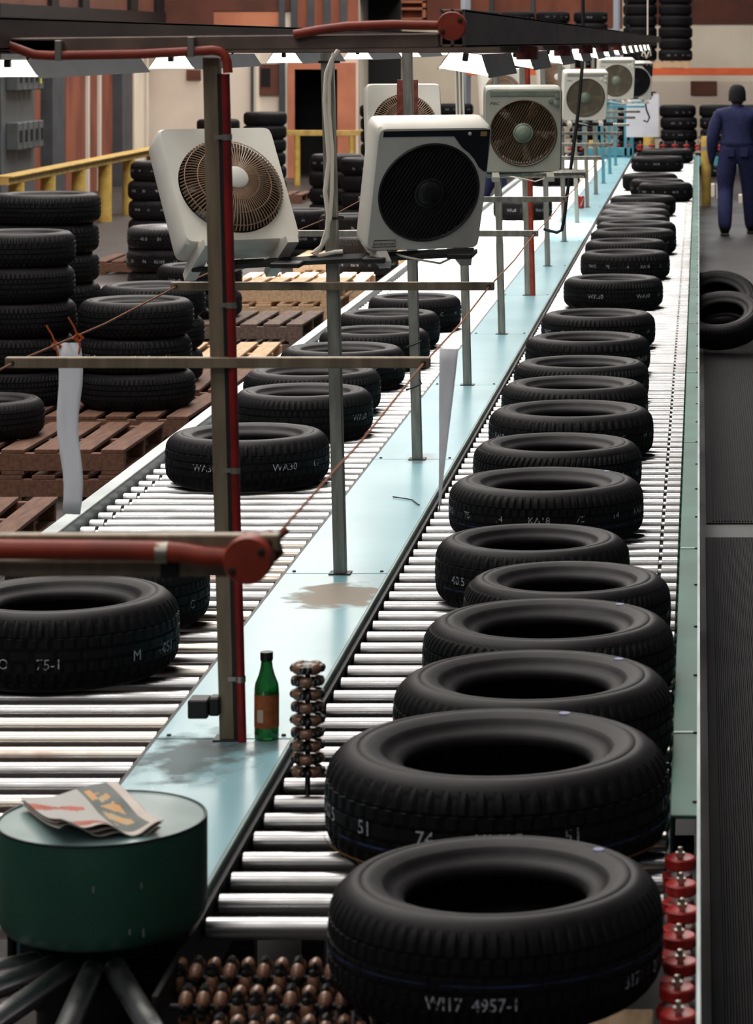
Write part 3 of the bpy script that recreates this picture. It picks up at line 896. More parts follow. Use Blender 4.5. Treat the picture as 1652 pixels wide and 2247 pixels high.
# black box clamped to the first post
c = px(447, 1551, Y=Y1 - .02)
m = MB(); m.cbox(c.x - .033, c.x + .014, c.y - .03, c.y + .03, c.z - .022, c.z + .022, .003); m.cbox(c.x + .014, PXX - .016, c.y - .02, c.y + .02, c.z - .018, c.z + .026, .004); fput(m, 'clamp_box', 'black_box')
# red pipe on the 6th post, brackets on the 4th
Y6 = POSTS[6]
m = MB(); m.tube([(PXX + .034, Y6 - .02, ZP), (xp(2.2) + .034, Y6 - .02, 2.24)], .017, 10); fput(m, 'conduit', 'conduit_red', 60)
for x in (880, 908):
    a = px(x, 175, Y=13.45); b = px(x + 2, 262, Y=13.45)
    m = MB(); m.box(a.x - .018, a.x + .018, 13.43, 13.47, b.z, a.z); fput(m, 'bracket', 'rust_box')
# white flex down the second post
Y2 = POSTS[2] - .05
def P2(x, y): return px(x, y, Y=Y2)
m = MB(); m.tube([P2(742, 110), P2(728, 130), P2(716, 160), P2(712, 220), P2(718, 300), P2(722, 350), P2(713, 420), P2(720, 470), P2(718, 520), P2(700, 548), P2(682, 556), P2(700, 562), P2(735, 553), P2(752, 552)], .007, 8); fput(m, 'flex', 'white_cable', 60)
m = MB(); m.tube([P2(732, 116), P2(722, 180), P2(722, 250), P2(729, 330), P2(728, 420), P2(724, 480), P2(705, 540), P2(690, 552)], .006, 8); fput(m, 'flex', 'white_cable', 60)
for y in (136, 478):
    c = px(722 + (y - 136) * .025, y, Y=POSTS[2]); m = MB(); m.lathe([(.034, -.004), (.034, .004)], 12, T(*c), cap0=False, cap1=False); fput(m, 'cable_tie', 'black_cable', 40)
# cable bundle on the 4th post
Y4 = POSTS[4] - .03
for k in range(5):
    m = MB(); dx = -.018 + k * .009; m.tube([(xp(2.2) + dx, Y4, 2.2), (xp(1.95) + dx * .9, Y4 - .005, 1.95), (xp(1.8) + dx, Y4, 1.8)], .005, 6); fput(m, 'flex', 'galv' if k % 2 else 'white_cable', 60)
# wire ties
for pc, y in ((2, 1008), (3, 756)):
    c = px(908, 850 if pc == 2 else 756, Y=POSTS[3] - .03)
    m = MB(); m.tube([c + Vector((-.03, 0, -.01)), c + Vector((0, -.01, .0)), c + Vector((.03, 0, .015)), c + Vector((.022, 0, .03))], .004, 6); fput(m, 'wire_tie', 'black_cable', 60)

# strings along the arm ends
for side, ex in ((0, -1.615), (1, -.648)):
    pts = []
    for i in range(0, 9):
        pts.append((ex, POSTS[i] - .045, ARM_Z - .002))
        if i < 8: pts.append((ex, (POSTS[i] + POSTS[i + 1]) / 2 - .045, ARM_Z - .012))
    m = MB(); m.tube(pts, .0027, 6)
    tag(m.build('string', 'string', None, 60), 'brown string tied along arm ends on the %s side' % ('pallet' if side == 0 else 'rubber mat'), 'string')

# hanging plastic strips
def strip(x, y, top_l, top_r, prof, label, knots):
    """prof: list of (z, half width, twist, dx)"""
    m = MB(); n = 6; vs = []; fs = []
    for z, w, tw, dx in prof:
        for k in range(n + 1):
            s = (k / n * 2 - 1) * w
            vs.append((x + dx + s * math.cos(tw), y + s * math.sin(tw) + .006 * math.cos(k / n * 3.14), z))
    for j in range(len(prof) - 1):
        for k in range(n):
            fs.append((j * (n + 1) + k, j * (n + 1) + k + 1, (j + 1) * (n + 1) + k + 1, (j + 1) * (n + 1) + k))
    m.add(vs, fs)
    o = m.build('plastic_strip', 'strip', None, 60)
    sol = o.modifiers.new('t', 'SOLIDIFY'); sol.thickness = .002
    for kx, kz in knots:
        k = MB()
        k.tube([(x + kx - .012, y, kz), (x + kx, y - .01, kz + .012), (x + kx + .012, y, kz), (x + kx, y + .01, kz - .01)], .004, 6, closed=True)
        k.tube([(x + kx, y - .01, kz + .008), (x + kx - .008, y - .012, kz + .03), (x + kx - .022, y - .015, kz + .055)], .0025, 6)
        k.tube([(x + kx, y - .01, kz + .004), (x + kx + .008, y - .012, kz - .02), (x + kx + .004, y - .012, kz - .04)], .0025, 6)
        k.build('knot', 'string_orange', o, 60)
    return tag(o, label, 'strip')
YS = 1.615 * F / (PX - 149)
def zs(y): return CH - (y - PY) * YS / F
prof = []
for k in range(13):
    y = 752 + (1128 - 752) * k / 12
    prof.append((zs(y), .033 - .009 * (k / 12), .12 * math.sin(k * .9) + .1, (k / 12) * .010 + .006 * math.sin(k * .8)))
strip(-1.615, YS, 0, 0, prof, 'white plastic strip tied with orange string beside the pallets', [(-.03, zs(760)), (.026, zs(742))])
YS2 = .648 * F / (PX - 985)
prof = []
for k in range(13):
    y = 765 + (1122 - 765) * k / 12
    prof.append((CH - (y - PY) * YS2 / F, .025 - .0014 * k, .10 + .11 * k, -.0022 * k))
strip(-.648, YS2, 0, 0, prof, 'twisted white plastic strip hanging above the teal plate edge', [])

# ------------------------------------------------------------------ lamps
def lamp_proto():
    L = 1.36; wb_, wt, h = .075, .045, .045
    root = empty('strip_lamp')
    m = MB(); th = .0018
    for off, mi in ((0, 0), (th, 1)):
        w1, w2, hh = wb_ - off, wt - off, h - off
        vs = [(-w1, 0, 0), (-w2, 0, hh), (w2, 0, hh), (w1, 0, 0), (-w1, L, 0), (-w2, L, hh), (w2, L, hh), (w1, L, 0)]
        m.add(vs, [(0, 1, 5, 4), (1, 2, 6, 5), (2, 3, 7, 6)], mi)
    m.build('reflector', ['lamp_grey', 'lamp_white'], root)
    m = MB(); a_, b_, z0, z1 = wb_ - .004, wt - .004, .004, h - .004
    m.add([(-a_, .006, z0), (a_, .006, z0), (b_, .006, z1), (-b_, .006, z1), (-a_, L - .006, z0), (a_, L - .006, z0), (b_, L - .006, z1), (-b_, L - .006, z1)],
          [(0, 1, 2, 3), (4, 7, 6, 5), (0, 4, 5, 1), (0, 3, 7, 4), (1, 5, 6, 2)])
    m.build('diffuser', 'diffuser', root)
    for x in ():
        m = MB(); m.lathe([(.0125, .04), (.0125, L - .04)], 12, T(x, 0, .022) @ RX(R(-90))); m.build('tube', 'tube_glow', root, 60)
    for y in (-.012, L - .006):
        m = MB(); m.cbox(-.008, .008, y, y + .018, .026, h - .001, .002); m.build('tube_holder', 'lamp_end', root)
    for y in (.2, L - .2):
        m = MB(); m.tube([(0, y, h), (0, y, h + .02)], .004, 6); m.build('hanger', 'dark_steel', root)
    return root
lp = lamp_proto(); first = True
for side in (0, 1):
    for i in range(1, 15):
        if side == 1 and i == 1: continue
        o = lp if first else copy_tree(lp); first = False
        Y = POSTS[i] + .04
        o.location = (-1.645 if side == 0 else -.735, Y, 2.173 if side == 0 else 2.168)
        if side == 1:
            o.rotation_euler = (0, R(9), 0); o.scale = (1.1, 1, 1.55); o.location.z = 2.16
        tag(o, 'lit strip lamp in grey trough reflector, %s along the row on the %s side' % (ORD[i - 1] if side == 0 else ORD[i - 2], 'pallet' if side == 0 else 'rubber mat'), 'lamp', 'strip lamps under the overhead frame')

# ------------------------------------------------------------------ fans
def make_fan(style):
    W, H, D = .185, .205, .055
    gr, gc = .162, -.012
    root = empty('box_fan')
    n = 96
    bodym = {'dark': 'fan_white', 'grey': 'fan_grey', 'white': 'fan_white'}[style]
    def rect(a, s=1.0):
        c, s_ = math.cos(a), math.sin(a); e = 2 / 20
        return (W * s * math.copysign(abs(c) ** e, c), H * s * math.copysign(abs(s_) ** e, s_))
    m = MB(); vs = []; fs = []
    # rings from the front opening round to the rear opening
    for i in range(n):
        a = 2 * math.pi * i / n
        ci = (gr * math.cos(a), gr * math.sin(a) + gc); o1 = rect(a); o2 = rect(a, .965)
        for (x, z), y in ((ci, -D + .03), (ci, -D), (o2, -D), (o1, -D + .012), (o1, D - .012), (o2, D), (ci, D), (ci, D - .02)):
            vs.append((x, y, z))
    for i in range(n):
        j = (i + 1) % n
        for k in range(7): fs.append((i * 8 + k, i * 8 + k + 1, j * 8 + k + 1, j * 8 + k))
    m.add(vs, fs); m.build('housing', bodym, root, 35)
    m = MB(); m.lathe([(gr, -D + .028), (gr, D - .018)], 48, T(0, 0, gc) @ RX(R(90)), cap0=False, cap1=False); m.build('duct', 'fan_inner', root, 40)
    # front grille
    ringm = 'fan_dark' if style == 'dark' else 'fan_slat'
    m = MB(); m.tube([(math.cos(i / 48 * 6.2832) * (gr - .004), -D - .001, math.sin(i / 48 * 6.2832) * (gr - .004) + gc) for i in range(48)], .0045, 6, closed=True); m.build('grille_ring', ringm, root, 60)
    dirn = R(62); ns = 27
    slm = {'dark': 'fan_dark', 'grey': 'fan_slat', 'white': 'fan_slat_clear'}[style]
    for i in range(ns):
        o = (i - (ns - 1) / 2) * (2 * gr - .02) / ns
        hl = math.sqrt(max(0, (gr - .006) ** 2 - o * o))
        th = .0012 if style != 'dark' else .0024
        m = MB(); m.box(-hl, hl, -.006, .006, -th, th, 0, T(0, -D + .004, gc) @ RY(-dirn) @ T(0, 0, o) @ RX(R(25)))
        m.build('slat', slm, root)
    hubm = {'dark': 'fan_dark', 'grey': 'fan_green', 'white': 'fan_green'}[style]
    m = MB(); m.lathe([(.048, -.004), (.048, .006), (.043, .009), (.040, .007), (.036, .012), (.02, .017), (.001, .019)], 32, T(0, -D, gc) @ RX(R(90)), cap0=True, cap1=False); m.build('hub_cap', hubm, root, 40)
    # blades
    for k in range(5):
        m = MB(); a0 = k * 2 * math.pi / 5; vs = []; fs = []
        for u in range(7):
            a = a0 + u / 6 * .95
            for rr in (.04, .09, .148): vs.append((rr * math.cos(a), .012 - u / 6 * .03, rr * math.sin(a) + gc))
        for u in range(6):
            for q in range(2): fs.append((u * 3 + q, u * 3 + q + 1, u * 3 + q + 4, u * 3 + q + 3))
        m.add(vs, fs); b = m.build('blade', 'fan_blade', root, 60)
        s_ = b.modifiers.new('t', 'SOLIDIFY'); s_.thickness = .003
    # rear wire guard, domed
    m = MB(); nw = 84
    def dome(r): return D + .004 + .05 * (1 - (r / gr) ** 2) ** .5 if r < gr else D + .002
    for i in range(nw):
        a = 2 * math.pi * i / nw
        m.tube([(r * math.cos(a), dome(r), r * math.sin(a) + gc) for r in (.034, .07, .105, .135, .152, gr - .001)], .0021, 4, cap=False)
    for r in (.075, .115, .15):
        m.tube([(r * math.cos(i / 40 * 6.2832), dome(r), r * math.sin(i / 40 * 6.2832) + gc) for i in range(40)], .0018, 4, closed=True)
    m.build('rear_guard', 'fan_wire', root)['kind'] = 'stuff'
    m = MB(); m.lathe([(.038, 0), (.038, .006), (.03, .012), (.001, .013)], 24, T(0, dome(.03) - .004, gc) @ RX(R(-90))); m.build('rear_cap', 'lamp_white', root, 40)
    # control panel
    if style == 'dark':
        m = MB()
        out = [(-.165, .172), (-.165, .19), (W - .01, .192), (W - .006, .12), (W - .006, .055), (W - .016, .055)]
        arc_ = [(math.cos(R(t)) * (gr + .010), math.sin(R(t)) * (gr + .010) + gc) for t in (28, 38, 48, 58)]
        pts = out[:3] + [out[4], out[5]] + arc_ + [(.06, .172)]
        nn = len(pts)
        m.add([(x, -D - .0015, z) for x, z in pts] + [(x, -D + .004, z) for x, z in pts], [tuple(range(nn))] + [(i, (i + 1) % nn, nn + (i + 1) % nn, nn + i) for i in range(nn)])
        m.build('control_panel', 'fan_panel', root)
        m = MB(); m.box(.145, .165, -D - .004, -D, .172, .186); m.build('indicator', 'amber', root)
        m = MB(); m.lathe([(.006, 0), (.005, .006), (.001, .007)], 12, T(.11, -D, .18) @ RX(R(90))); m.build('knob', 'lamp_white', root)
        vs, fs = text_mesh('universal', .019); m = MB(); m.add([(x - .125, -D - .0012, y * .9 - .19 + .012) for x, y in vs], fs); m.build('logo', 'logo_black', root)
        m = MB()
        m.tube([(-.163, -D - .0008, -.188), (-.158, -D - .0008, -.166), (-.090, -D - .0008, -.166), (-.088, -D - .0008, -.188)], .0013, 4, closed=True); m.build('logo_frame', 'logo_black', root)
    else:
        m = MB(); m.cbox(-.16, .17, -D - .003, -D + .004, .165, .192, .002); m.build('control_panel', 'fan_green' if style == 'grey' else 'fan_grey', root)
        for kx, kz in ((.128, .145), (.158, .165), (.158, .128)):
            m = MB(); m.lathe([(.012, 0), (.011, .009), (.001, .010)], 14, T(kx, -D, kz) @ RX(R(90))); m.build('knob', 'fan_green' if style == 'grey' else 'lamp_white', root, 40)
        vs, fs = text_mesh('PEC', .024); m = MB(); m.add([(x * 1.1 + y * .25 - .135, -D - .001, y * .8 + .13) for x, y in vs], fs); m.build('logo', 'logo_black', root)
    for sx in (-1, 1):
        m = MB(); x = sx * .13
        vs = [(x - .018, -.10, -H - .035), (x + .018, -.10, -H - .035), (x + .018, .10, -H - .035), (x - .018, .10, -H - .035),
              (x - .018, -.10, -H - .012), (x + .018, -.10, -H - .012), (x + .018, .10, -H - .012), (x - .018, .10, -H - .012),
              (x - .016, -.05, -H + .004), (x + .016, -.05, -H + .004), (x + .016, .05, -H + .004), (x - .016, .05, -H + .004)]
        m.add(vs, [(3, 2, 1, 0), (0, 1, 5, 4), (2, 3, 7, 6), (1, 2, 6, 5), (3, 0, 4, 7), (4, 5, 9, 8), (6, 7, 11, 10), (5, 6, 10, 9), (7, 4, 8, 11), (8, 9, 10, 11)])
        m.build('foot', bodym, root)
    m = MB(); z = -H - .03
    m.tube([(-.09, .0, z + .005), (-.05, -.06, z + .012), (0, -.07, z + .004), (.06, -.06, z - .012), (.1, -.05, z), (.115, -.03, z + .03)], .0035, 6); m.build('power_cord', 'white_cable', root, 60)
    return root
protos = {k: make_fan(k) for k in ('dark', 'grey', 'white')}
used = set()
def fan(style, xc, yc_, Y, yaw, tilt, label, scale=1.0, bar=None):
    o = protos[style] if style not in used else copy_tree(protos[style]); used.add(style)
    o.location = px(xc, yc_, Y=Y)
    o.rotation_euler = (Matrix.Rotation(R(yaw), 4, 'Z') @ Matrix.Rotation(R(tilt), 4, 'X')).to_euler()
    o.scale = (scale,) * 3
    tag(o, label, 'fan', 'box fans on the overhead frame')
    return o
# yaw turns the front from facing the camera (0) towards +x; tilt > 0 leans the face downwards
fan('white', 491, 424, 8.78, 212, 35, 'white box fan turned away, its domed wire rear guard showing', 1.03)
fan('dark', 930, 400, 8.70, 24, 19, 'white box fan with black grille and dark control panel')
fan('grey', 1146, 282, 13.5, 8, 8, 'grey-white box fan with slanted brown slats and black logo')
fan('white', 884, 277, 13.9, 196, 12, 'box fan seen from behind above the tire stacks, red brackets before it')
fan('white', 1282, 208, 23.2, 14, 12, 'grey-white box fan with pale clear slats, behind the dark hanging cable', 1.0)
fan('white', 1100, 205, 23.6, 200, 14, 'box fan seen from behind under the lamps, behind the red pipe post')
fan('white', 1350, 172, 28.0, 14, 10, 'small box fan with pale round grille, third along the mat side')
fan('dark', 1392, 176, 30.4, 20, 12, 'box fan with black grille, farthest along the frame')
fan('white', 1215, 172, 30.4, 205, 14, 'white box fan turned away, farthest along the frame')
# bars the fans stand on
def fanbar(x0, y0, x1, y1, Y, dy, mt):
    a = px(x0, y0, Y=Y - dy); b = px(x1, y1, Y=Y + dy)
    m = MB(); m.tube([a, b], .014, 4); fput(m, 'fan_bar', mt)
for x0, y0, x1, y1, Y, dy, mt in [(455, 583, 1040, 553, 8.72, .0, 'black_box'), (820, 388, 1285, 378, 13.5, 0, 'galv'), (1060, 276, 1345, 272, 23.2, 0, 'dark_steel'),
                              (1160, 216, 1400, 214, 29.5, 0, 'dark_steel')]:
    fanbar(x0, y0, x1, y1, Y, dy, mt)
for x0, x1 in ((430, 500), (600, 665), (800, 850), (985, 1040)):
    y = 583 - (x0 - 455) * .051; a = px(x0, y, Y=8.68); b = px(x1, y - 6, Y=8.68)
    m = MB(); m.cbox(a.x, b.x, 8.6, 8.82, a.z - .012, a.z + .004, .003); fput(m, 'fan_shelf', 'black_box')

# hanging dark cables
def cable(pts, Y, r, mt, label):
    m = MB(); m.tube([px(x, y, Y=Y) for x, y in pts], r, 8)
    return tag(m.build('hanging_cable', mt, None, 60), label, 'cable')
cable([(1279, -160), (1279, 20), (1279, 60), (1277, 150), (1268, 250), (1256, 340), (1244, 430), (1238, 480), (1232, 505), (1222, 510), (1205, 506), (1192, 502)], 16.9, .0105, 'black_cable', 'black cable hanging down to a hook shape above the teal plate')
cable([(1379, -30), (1370, 52), (1378, 56), (1392, 85), (1402, 130), (1410, 190), (1418, 240), (1425, 258), (1420, 268), (1412, 264)], 33, .010, 'black_cable', 'thin dark cable hanging in front of the white board')
cable([(1421, -30), (1421, 95), (1412, 110), (1408, 122), (1418, 128), (1426, 108), (1428, 122), (1418, 126), (1413, 112), (1420, 95)], 36, .009, 'white_cable', 'white cable looped under the far end of the beam')

# ------------------------------------------------------------------ bottle and can
bt = empty('bottle', px(585, 1621, Z=ZP))
tag(bt, 'green glass bottle with orange label standing by the first post', 'bottle')
m = MB(); m.lathe([(.018, .0), (.0275, .001), (.029, .006), (.029, .118), (.027, .132), (.019, .152), (.0145, .170), (.0125, .188), (.0125, .196)], 32); m.build('glass', 'bottle_glass', bt, 40)
m = MB(); m.lathe([(.0294, .030), (.0294, .108)], 32, cap0=False, cap1=False); m.build('label', 'bottle_label', bt, 60)
m = MB(); m.lathe([(.0145, .186), (.0152, .189), (.0152, .203), (.0145, .206), (.001, .206)], 24); m.build('cap', 'bottle_cap', bt, 40)
m = MB()
for k in range(4):
    a0, a1 = R(-130 + k * 8), R(-130 + k * 8 + 8.2)
    m.add([(.0297 * math.cos(a0), .0297 * math.sin(a0), .044), (.0297 * math.cos(a1), .0297 * math.sin(a1), .044), (.0297 * math.cos(a1), .0297 * math.sin(a1), .074), (.0297 * math.cos(a0), .0297 * math.sin(a0), .074)], [(0, 1, 2, 3)])
m.build('barcode_patch', 'label_white', bt)
cn = empty('drink_can', px(1275, 457, Z=ZP))
tag(cn, 'red and white drink can standing on the teal plate', 'can')
m = MB(); m.lathe([(.026, 0), (.0325, .008), (.0325, .112), (.028, .121)], 24); m.build('can_body', 'can_red', cn, 40)
m = MB(); m.lathe([(.0282, .121), (.027, .123), (.025, .119), (.001, .119)], 24, cap0=False); m.build('can_lid', 'can_top', cn, 40)
m = MB()
for k in range(5):
    a0, a1 = R(-95 + k * 10), R(-95 + k * 10 + 10.2); z = .02 + k * .015
    m.add([(.0329 * math.cos(a0), .0329 * math.sin(a0), z), (.0329 * math.cos(a1), .0329 * math.sin(a1), z + .012), (.0329 * math.cos(a1), .0329 * math.sin(a1), z + .03), (.0329 * math.cos(a0), .0329 * math.sin(a0), z + .018)], [(0, 1, 2, 3)])
m.build('white_band', 'can_white', cn)

# ------------------------------------------------------------------ pallets
def pallet_proto(mt):
    root = empty('pallet'); W, D = 1.1, 1.02
    bw = .115
    b = MB(); b.cbox(-bw / 2, bw / 2, 0, D, .106, .125, .002); bme = b.mesh('board', mt)
    for i in range(7): put('board', bme, root, (-W + bw / 2 + i * (W - bw) / 6, 0, random.uniform(-.001, .001)), (0, 0, R(random.uniform(-.8, .8))))
    s_ = MB(); s_.cbox(-W, 0, 0, .045, .018, .1055, .003); sme = s_.mesh('stringer', mt)
    for y in (0, (D - .045) / 2, D - .045): put('stringer', sme, root, (0, y, 0))
    l = MB(); l.cbox(-bw / 2, bw / 2, 0, D, 0, .018, .002); lme = l.mesh('bottom_board', mt)
    for x in (-W + bw / 2, -W / 2, -bw / 2): put('bottom_board', lme, root, (x, 0, 0))
    return root
PPR = {k: pallet_proto(k) for k in ('wood', 'wood_pale', 'wood_grey')}
pused = set()
def pallet(xr, yf, level, mt, rz, label, z=None):
    o = PPR[mt] if mt not in pused else copy_tree(PPR[mt]); pused.add(mt)
    o.location = (xr, yf, level * .127 if z is None else z); o.rotation_euler = (0, 0, R(rz))
    return tag(o, label, 'pallet', 'wooden pallets beside the conveyor')
pallet(-2.98, 12.25, 0, 'wood', 2, 'lone brown wooden pallet nearest the hanging plastic strip')
pallet(-2.84, 13.9, 0, 'wood', -1, 'brown wooden pallet under another, bottom of the two-pallet stack')
pallet(-2.83, 13.92, 1, 'wood', 0, 'brown wooden pallet on top of another, behind the plastic strip')
pallet(-2.72, 15.15, 0, 'wood', 1, 'brown pallet at the bottom under the big tire pile')
pallet(-2.74, 15.15, 1, 'wood', -1, 'brown pallet directly under the big tire pile')
pallet(-2.72, 16.3, 0, 'wood', 0, 'brown pallet at the bottom behind the big tire pile')
pallet(-2.72, 16.32, 1, 'wood', 1, 'brown pallet on top behind the big tire pile')
pallet(-2.74, 17.85, 0, 'wood', 0, 'brown empty pallet under another, just beyond the big tire pile')
pallet(-2.76, 17.9, 1, 'wood_pale', 1.5, 'pale empty pallet on top, just beyond the big tire pile')
pallet(-2.80, 20.1, 0, 'wood_grey', 0, 'grey weathered pallet at the bottom of its stack')
pallet(-2.82, 20.1, 1, 'wood_grey', -1, 'grey weathered empty pallet on top of another grey one')
pallet(-2.80, 21.6, 0, 'wood', 0, 'brown pallet lowest under two pale pallets')
pallet(-2.78, 21.6, 1, 'wood_pale', 1, 'pale pallet in the middle of a stack of three')
pallet(-2.78, 21.62, 2, 'wood_pale', -1, 'pale brightly lit pallet on top of a stack of three')
pallet(-2.80, 23.6, 0, 'wood_pale', 0, 'pale pallet at the bottom beyond the stack of three')
pallet(-2.80, 23.6, 1, 'wood_pale', 1, 'pale pallet on top beyond the stack of three')
pallet(-2.66, 26.2, 0, 'wood_pale', 0, 'pale pallet farthest along the conveyor, bottom one')
pallet(-2.66, 26.2, 1, 'wood_pale', 1, 'pale pallet farthest along the conveyor, top one')

# ------------------------------------------------------------------ tyre stacks
def stack(x, y, z, n, where, r=TR, h=TH, jit=.012, chalk=0.1, group='tires in stacks'):
    for k in range(n):
        pos = n - 1 - k
        lab = ('black tire, topmost in stack ' if pos == 0 else 'black tire, %s from top, stack ' % ORD[pos]) + where
        ck = None
        if random.random() < chalk: ck = (random.choice('ABCD'), random.uniform(-.6, 1.2))
        tire(x + random.uniform(-jit, jit), y + random.uniform(-jit, jit), z + k * h, r * random.uniform(.985, 1.01), h, random.randint(0, 2), chalk=ck, label=lab, group=group)
def sx(xc, Y): return (xc - PX) * Y / F
Pt = .2545
stack(sx(300, 15.62), 15.62, Pt, 3, 'on the two pallets behind the plastic strip', .315, .195)
stack(sx(332, 16.75), 16.75, Pt, 3, 'behind the low pile on two pallets', .315, .19)
pallet(-3.86, 16.6, 0, 'wood', 0, 'brown pallet at the bottom under the tallest tire stack')
pallet(-3.86, 16.6, 1, 'wood', 0, 'brown pallet directly under the tallest tire stack')
stack(sx(98, 17.2), 17.2, .2545, 6, 'tallest beside the yellow rail', .33, .181)
stack(sx(42, 15.75), 15.75, Pt, 5, 'in front of the tallest stack', .31, .19)
stack(sx(-42, 14.4), 14.4, Pt, 1, 'alone on the pallet behind the plastic strip')
m_ = None
stack(sx(362, 24.0), 24.0, .13, 3, 'on a lone pallet behind the turned-away fan', .322, .19, chalk=.8)
pallet(sx(362, 24.0) + .42, 23.5, 0, 'wood', 0, 'pallet under the three-tire stack on the open floor')
stack(sx(352, 28.0), 28.0, .13, 5, 'near the yellow bollards', chalk=.8)
pallet(sx(352, 28) + .55, 27.5, 0, 'wood', 0, 'pallet under the five-tire stack near the yellow bollards')
stack(-3.66, 20.68, .254, 2, 'lying on the grey weathered pallet', chalk=.8)
stack(sx(580, 40), 40, .13, 6, 'in front of the cream wall', chalk=.1)
pallet(sx(580, 40) + .6, 39.5, 0, 'wood', 0, 'pallet under the tall stack by the cream wall')
stack(sx(478, 41), 41, 0, 6, 'standing left beside the cream wall pallet', chalk=.1)
stack(sx(738, 33), 33, 0, 5, 'before the dark doorway', chalk=.9)
stack(sx(806, 32), 32, 0, 5, 'beside the one before the doorway', chalk=.9)
stack(sx(664, 28.6), 28.6, 0, 3, 'low one below the dark doorway', chalk=.9)
stack(sx(770, 27.7), 27.7, .0, 3, 'between pale pallets and doorway stacks', chalk=.9)
stack(sx(800, 25.2), 25.2, .0, 3, 'close to the conveyor behind the black-grilled fan', chalk=.9)
stack(sx(836, 42), 42, 0, 7, 'beyond the doorway by the wall return', chalk=.2)

# stacks along the back wall: on the rack and under it
SY = 50.0
def zat(y, Y): return CH - (y - PY) * Y / F
RZ_ = zat(157, SY)
rk = empty('pallet_rack', (0, SY, 0))
tag(rk, 'orange beam pallet rack along the back wall carrying tires', 'rack')
m = MB(); m.cbox(sx(1018, SY), 2.4, -.52, -.46, RZ_ - .06, RZ_ + .06, .004); m.build('rack_beam', 'rack_orange', rk)
m = MB(); m.cbox(sx(1018, SY), 2.4, .46, .52, RZ_ - .06, RZ_ + .06, .004); m.build('rack_beam', 'rack_orange', rk)
for x in (1022, 1353):
    for y in (-.5, .5):
        m = MB(); xx = sx(x, SY); m.cbox(xx - .045, xx + .045, y - .03, y + .03, 0, 4.5, .004); m.build('upright', 'rack_upright', rk)
xx = 2.35
for y in (-.5, .5):
    m = MB(); m.cbox(xx - .045, xx + .045, y - .03, y + .03, 0, 4.5, .004); m.build('upright', 'rack_upright', rk)
names = ['by the upright with the lamp row', 'second beside the rack upright', 'between the rack uprights', 'next to the middle upright', 'first beyond the middle upright', 'last on the rack by the brown wall']
for i, (x, n) in enumerate([(1058, 5), (1136, 5), (1213, 5), (1296, 5), (1404, 6), (1482, 6)]):
    X = sx(x, SY)
    if i == 5: pallet(X + .26, SY - .5, 0, 'wood_pale', 0, 'pale pallet lying up on the orange rack', z=RZ_ + .061)
    stack(X, SY, RZ_ + .06 + (.128 if i >= 4 else 0), n, 'on rack, ' + names[i], .302, .2, jit=.003, chalk=.35, group='tires on the orange rack')
for i, (x, n) in enumerate([(1000, 6), (1110, 5), (1200, 6), (1290, 6), (1395, 6), (1488, 6), (1575, 6), (1662, 6)]):
    Yb = 47.5 if i >= 4 else 48.5
    stack(sx(x, Yb), Yb, 0, n, ['under the rack near the cream wall', 'under the rack behind the red pipe', 'under the rack behind the pale fans', 'under the rack behind the far posts', 'behind the white board', 'between board and worker', 'behind the worker', 'beyond the worker'][i], .312, .2, chalk=.8, group='tires under the orange rack')
# white blocks added for the sunlight patch and bright stuff behind the worker
for i, (x0, x1, y0, y1) in enumerate([(1558, 1568, 404, 432), (1572, 1592, 404, 436), (1621, 1632, 428, 446)]):
    Y = F * CH / (y1 - PY); a = px(x0, y0, Y=Y); b = px(x1, y1, Y=Y)
    m = MB(); m.cbox(a.x, b.x, Y, Y + .25, 0, a.z, .004)
    o = m.build('carton', 'white_box'); tag(o, ['narrow white carton right behind the yellow bollard', 'wide white carton beside the worker\'s legs', 'small white carton seen between the worker\'s legs'][i], 'carton')
    m = MB(); m.box(a.x + .01, b.x - .01, Y + .12, Y + .13, a.z, a.z + .001); m.build('tape', 'wood_pale', o)

# ------------------------------------------------------------------ guard rail and bollards
gr_ = empty('guard_rail', (-7.46, 30.3, 0))
tag(gr_, 'yellow timber guard rail on round posts along the left wall', 'guard rail')
m = MB(); m.cbox(-.06, .06, 0, 12, .72, .80, .006); m.cbox(-.1, .1, 0, 12, .80, .82, .004); m.build('rail', 'rail_yellow', gr_)
for Y in (30.9, 32.4, 34.0, 35.5, 37.0, 38.6, 40.3):
    m = MB(); m.lathe([(.085, 0), (.085, .72)], 20); m.build('post', 'bollard_yellow', gr_, 40, loc=(0, Y - 30.3, 0))
m = MB(); a = px(625, 292, Y=44.5); b = px(800, 284, Y=44.5); m.cbox(a.x, b.x, 44.4, 44.5, a.z - .04, a.z + .045, .004)
g2 = empty('cross_rail', (a.x, 44.45, 0)); tag(g2, 'yellow rail crossing in front of the dark doorway', 'guard rail')
m.build('rail', 'rail_yellow', g2, loc=(-a.x, -44.45, 0))
for xx in (a.x + .2, b.x - .2):
    m = MB(); m.lathe([(.05, 0), (.05, a.z - .04)], 16); m.build('post', 'bollard_yellow', g2, 40, loc=(xx - a.x, 0, 0))
def bollard(x, ybase, ytop, w, label, Y=None):
    Y = F * CH / (ybase - PY) if Y is None else Y
    r = w * Y / F / 2; h = CH - (ytop - PY) * Y / F
    o = empty('bollard', (sx(x, Y), Y, 0)); tag(o, label, 'bollard', 'yellow bollards')
    m = MB(); m.lathe([(r, 0), (r, h - .02), (r * .92, h), (.001, h + .003)], 24); m.build('bollard_body', 'bollard_yellow', o, 40)
    m = MB(); m.lathe([(r + .002, h - .19), (r + .002, h - .14)], 24, cap0=False, cap1=False); m.build('band', 'bollard_band', o, 60)
bollard(1549, 452, 299, 22, 'yellow bollard with a grey band beside the worker')
bollard(1424, 0, 299, 25, 'yellow bollard below the white board', 43.8)
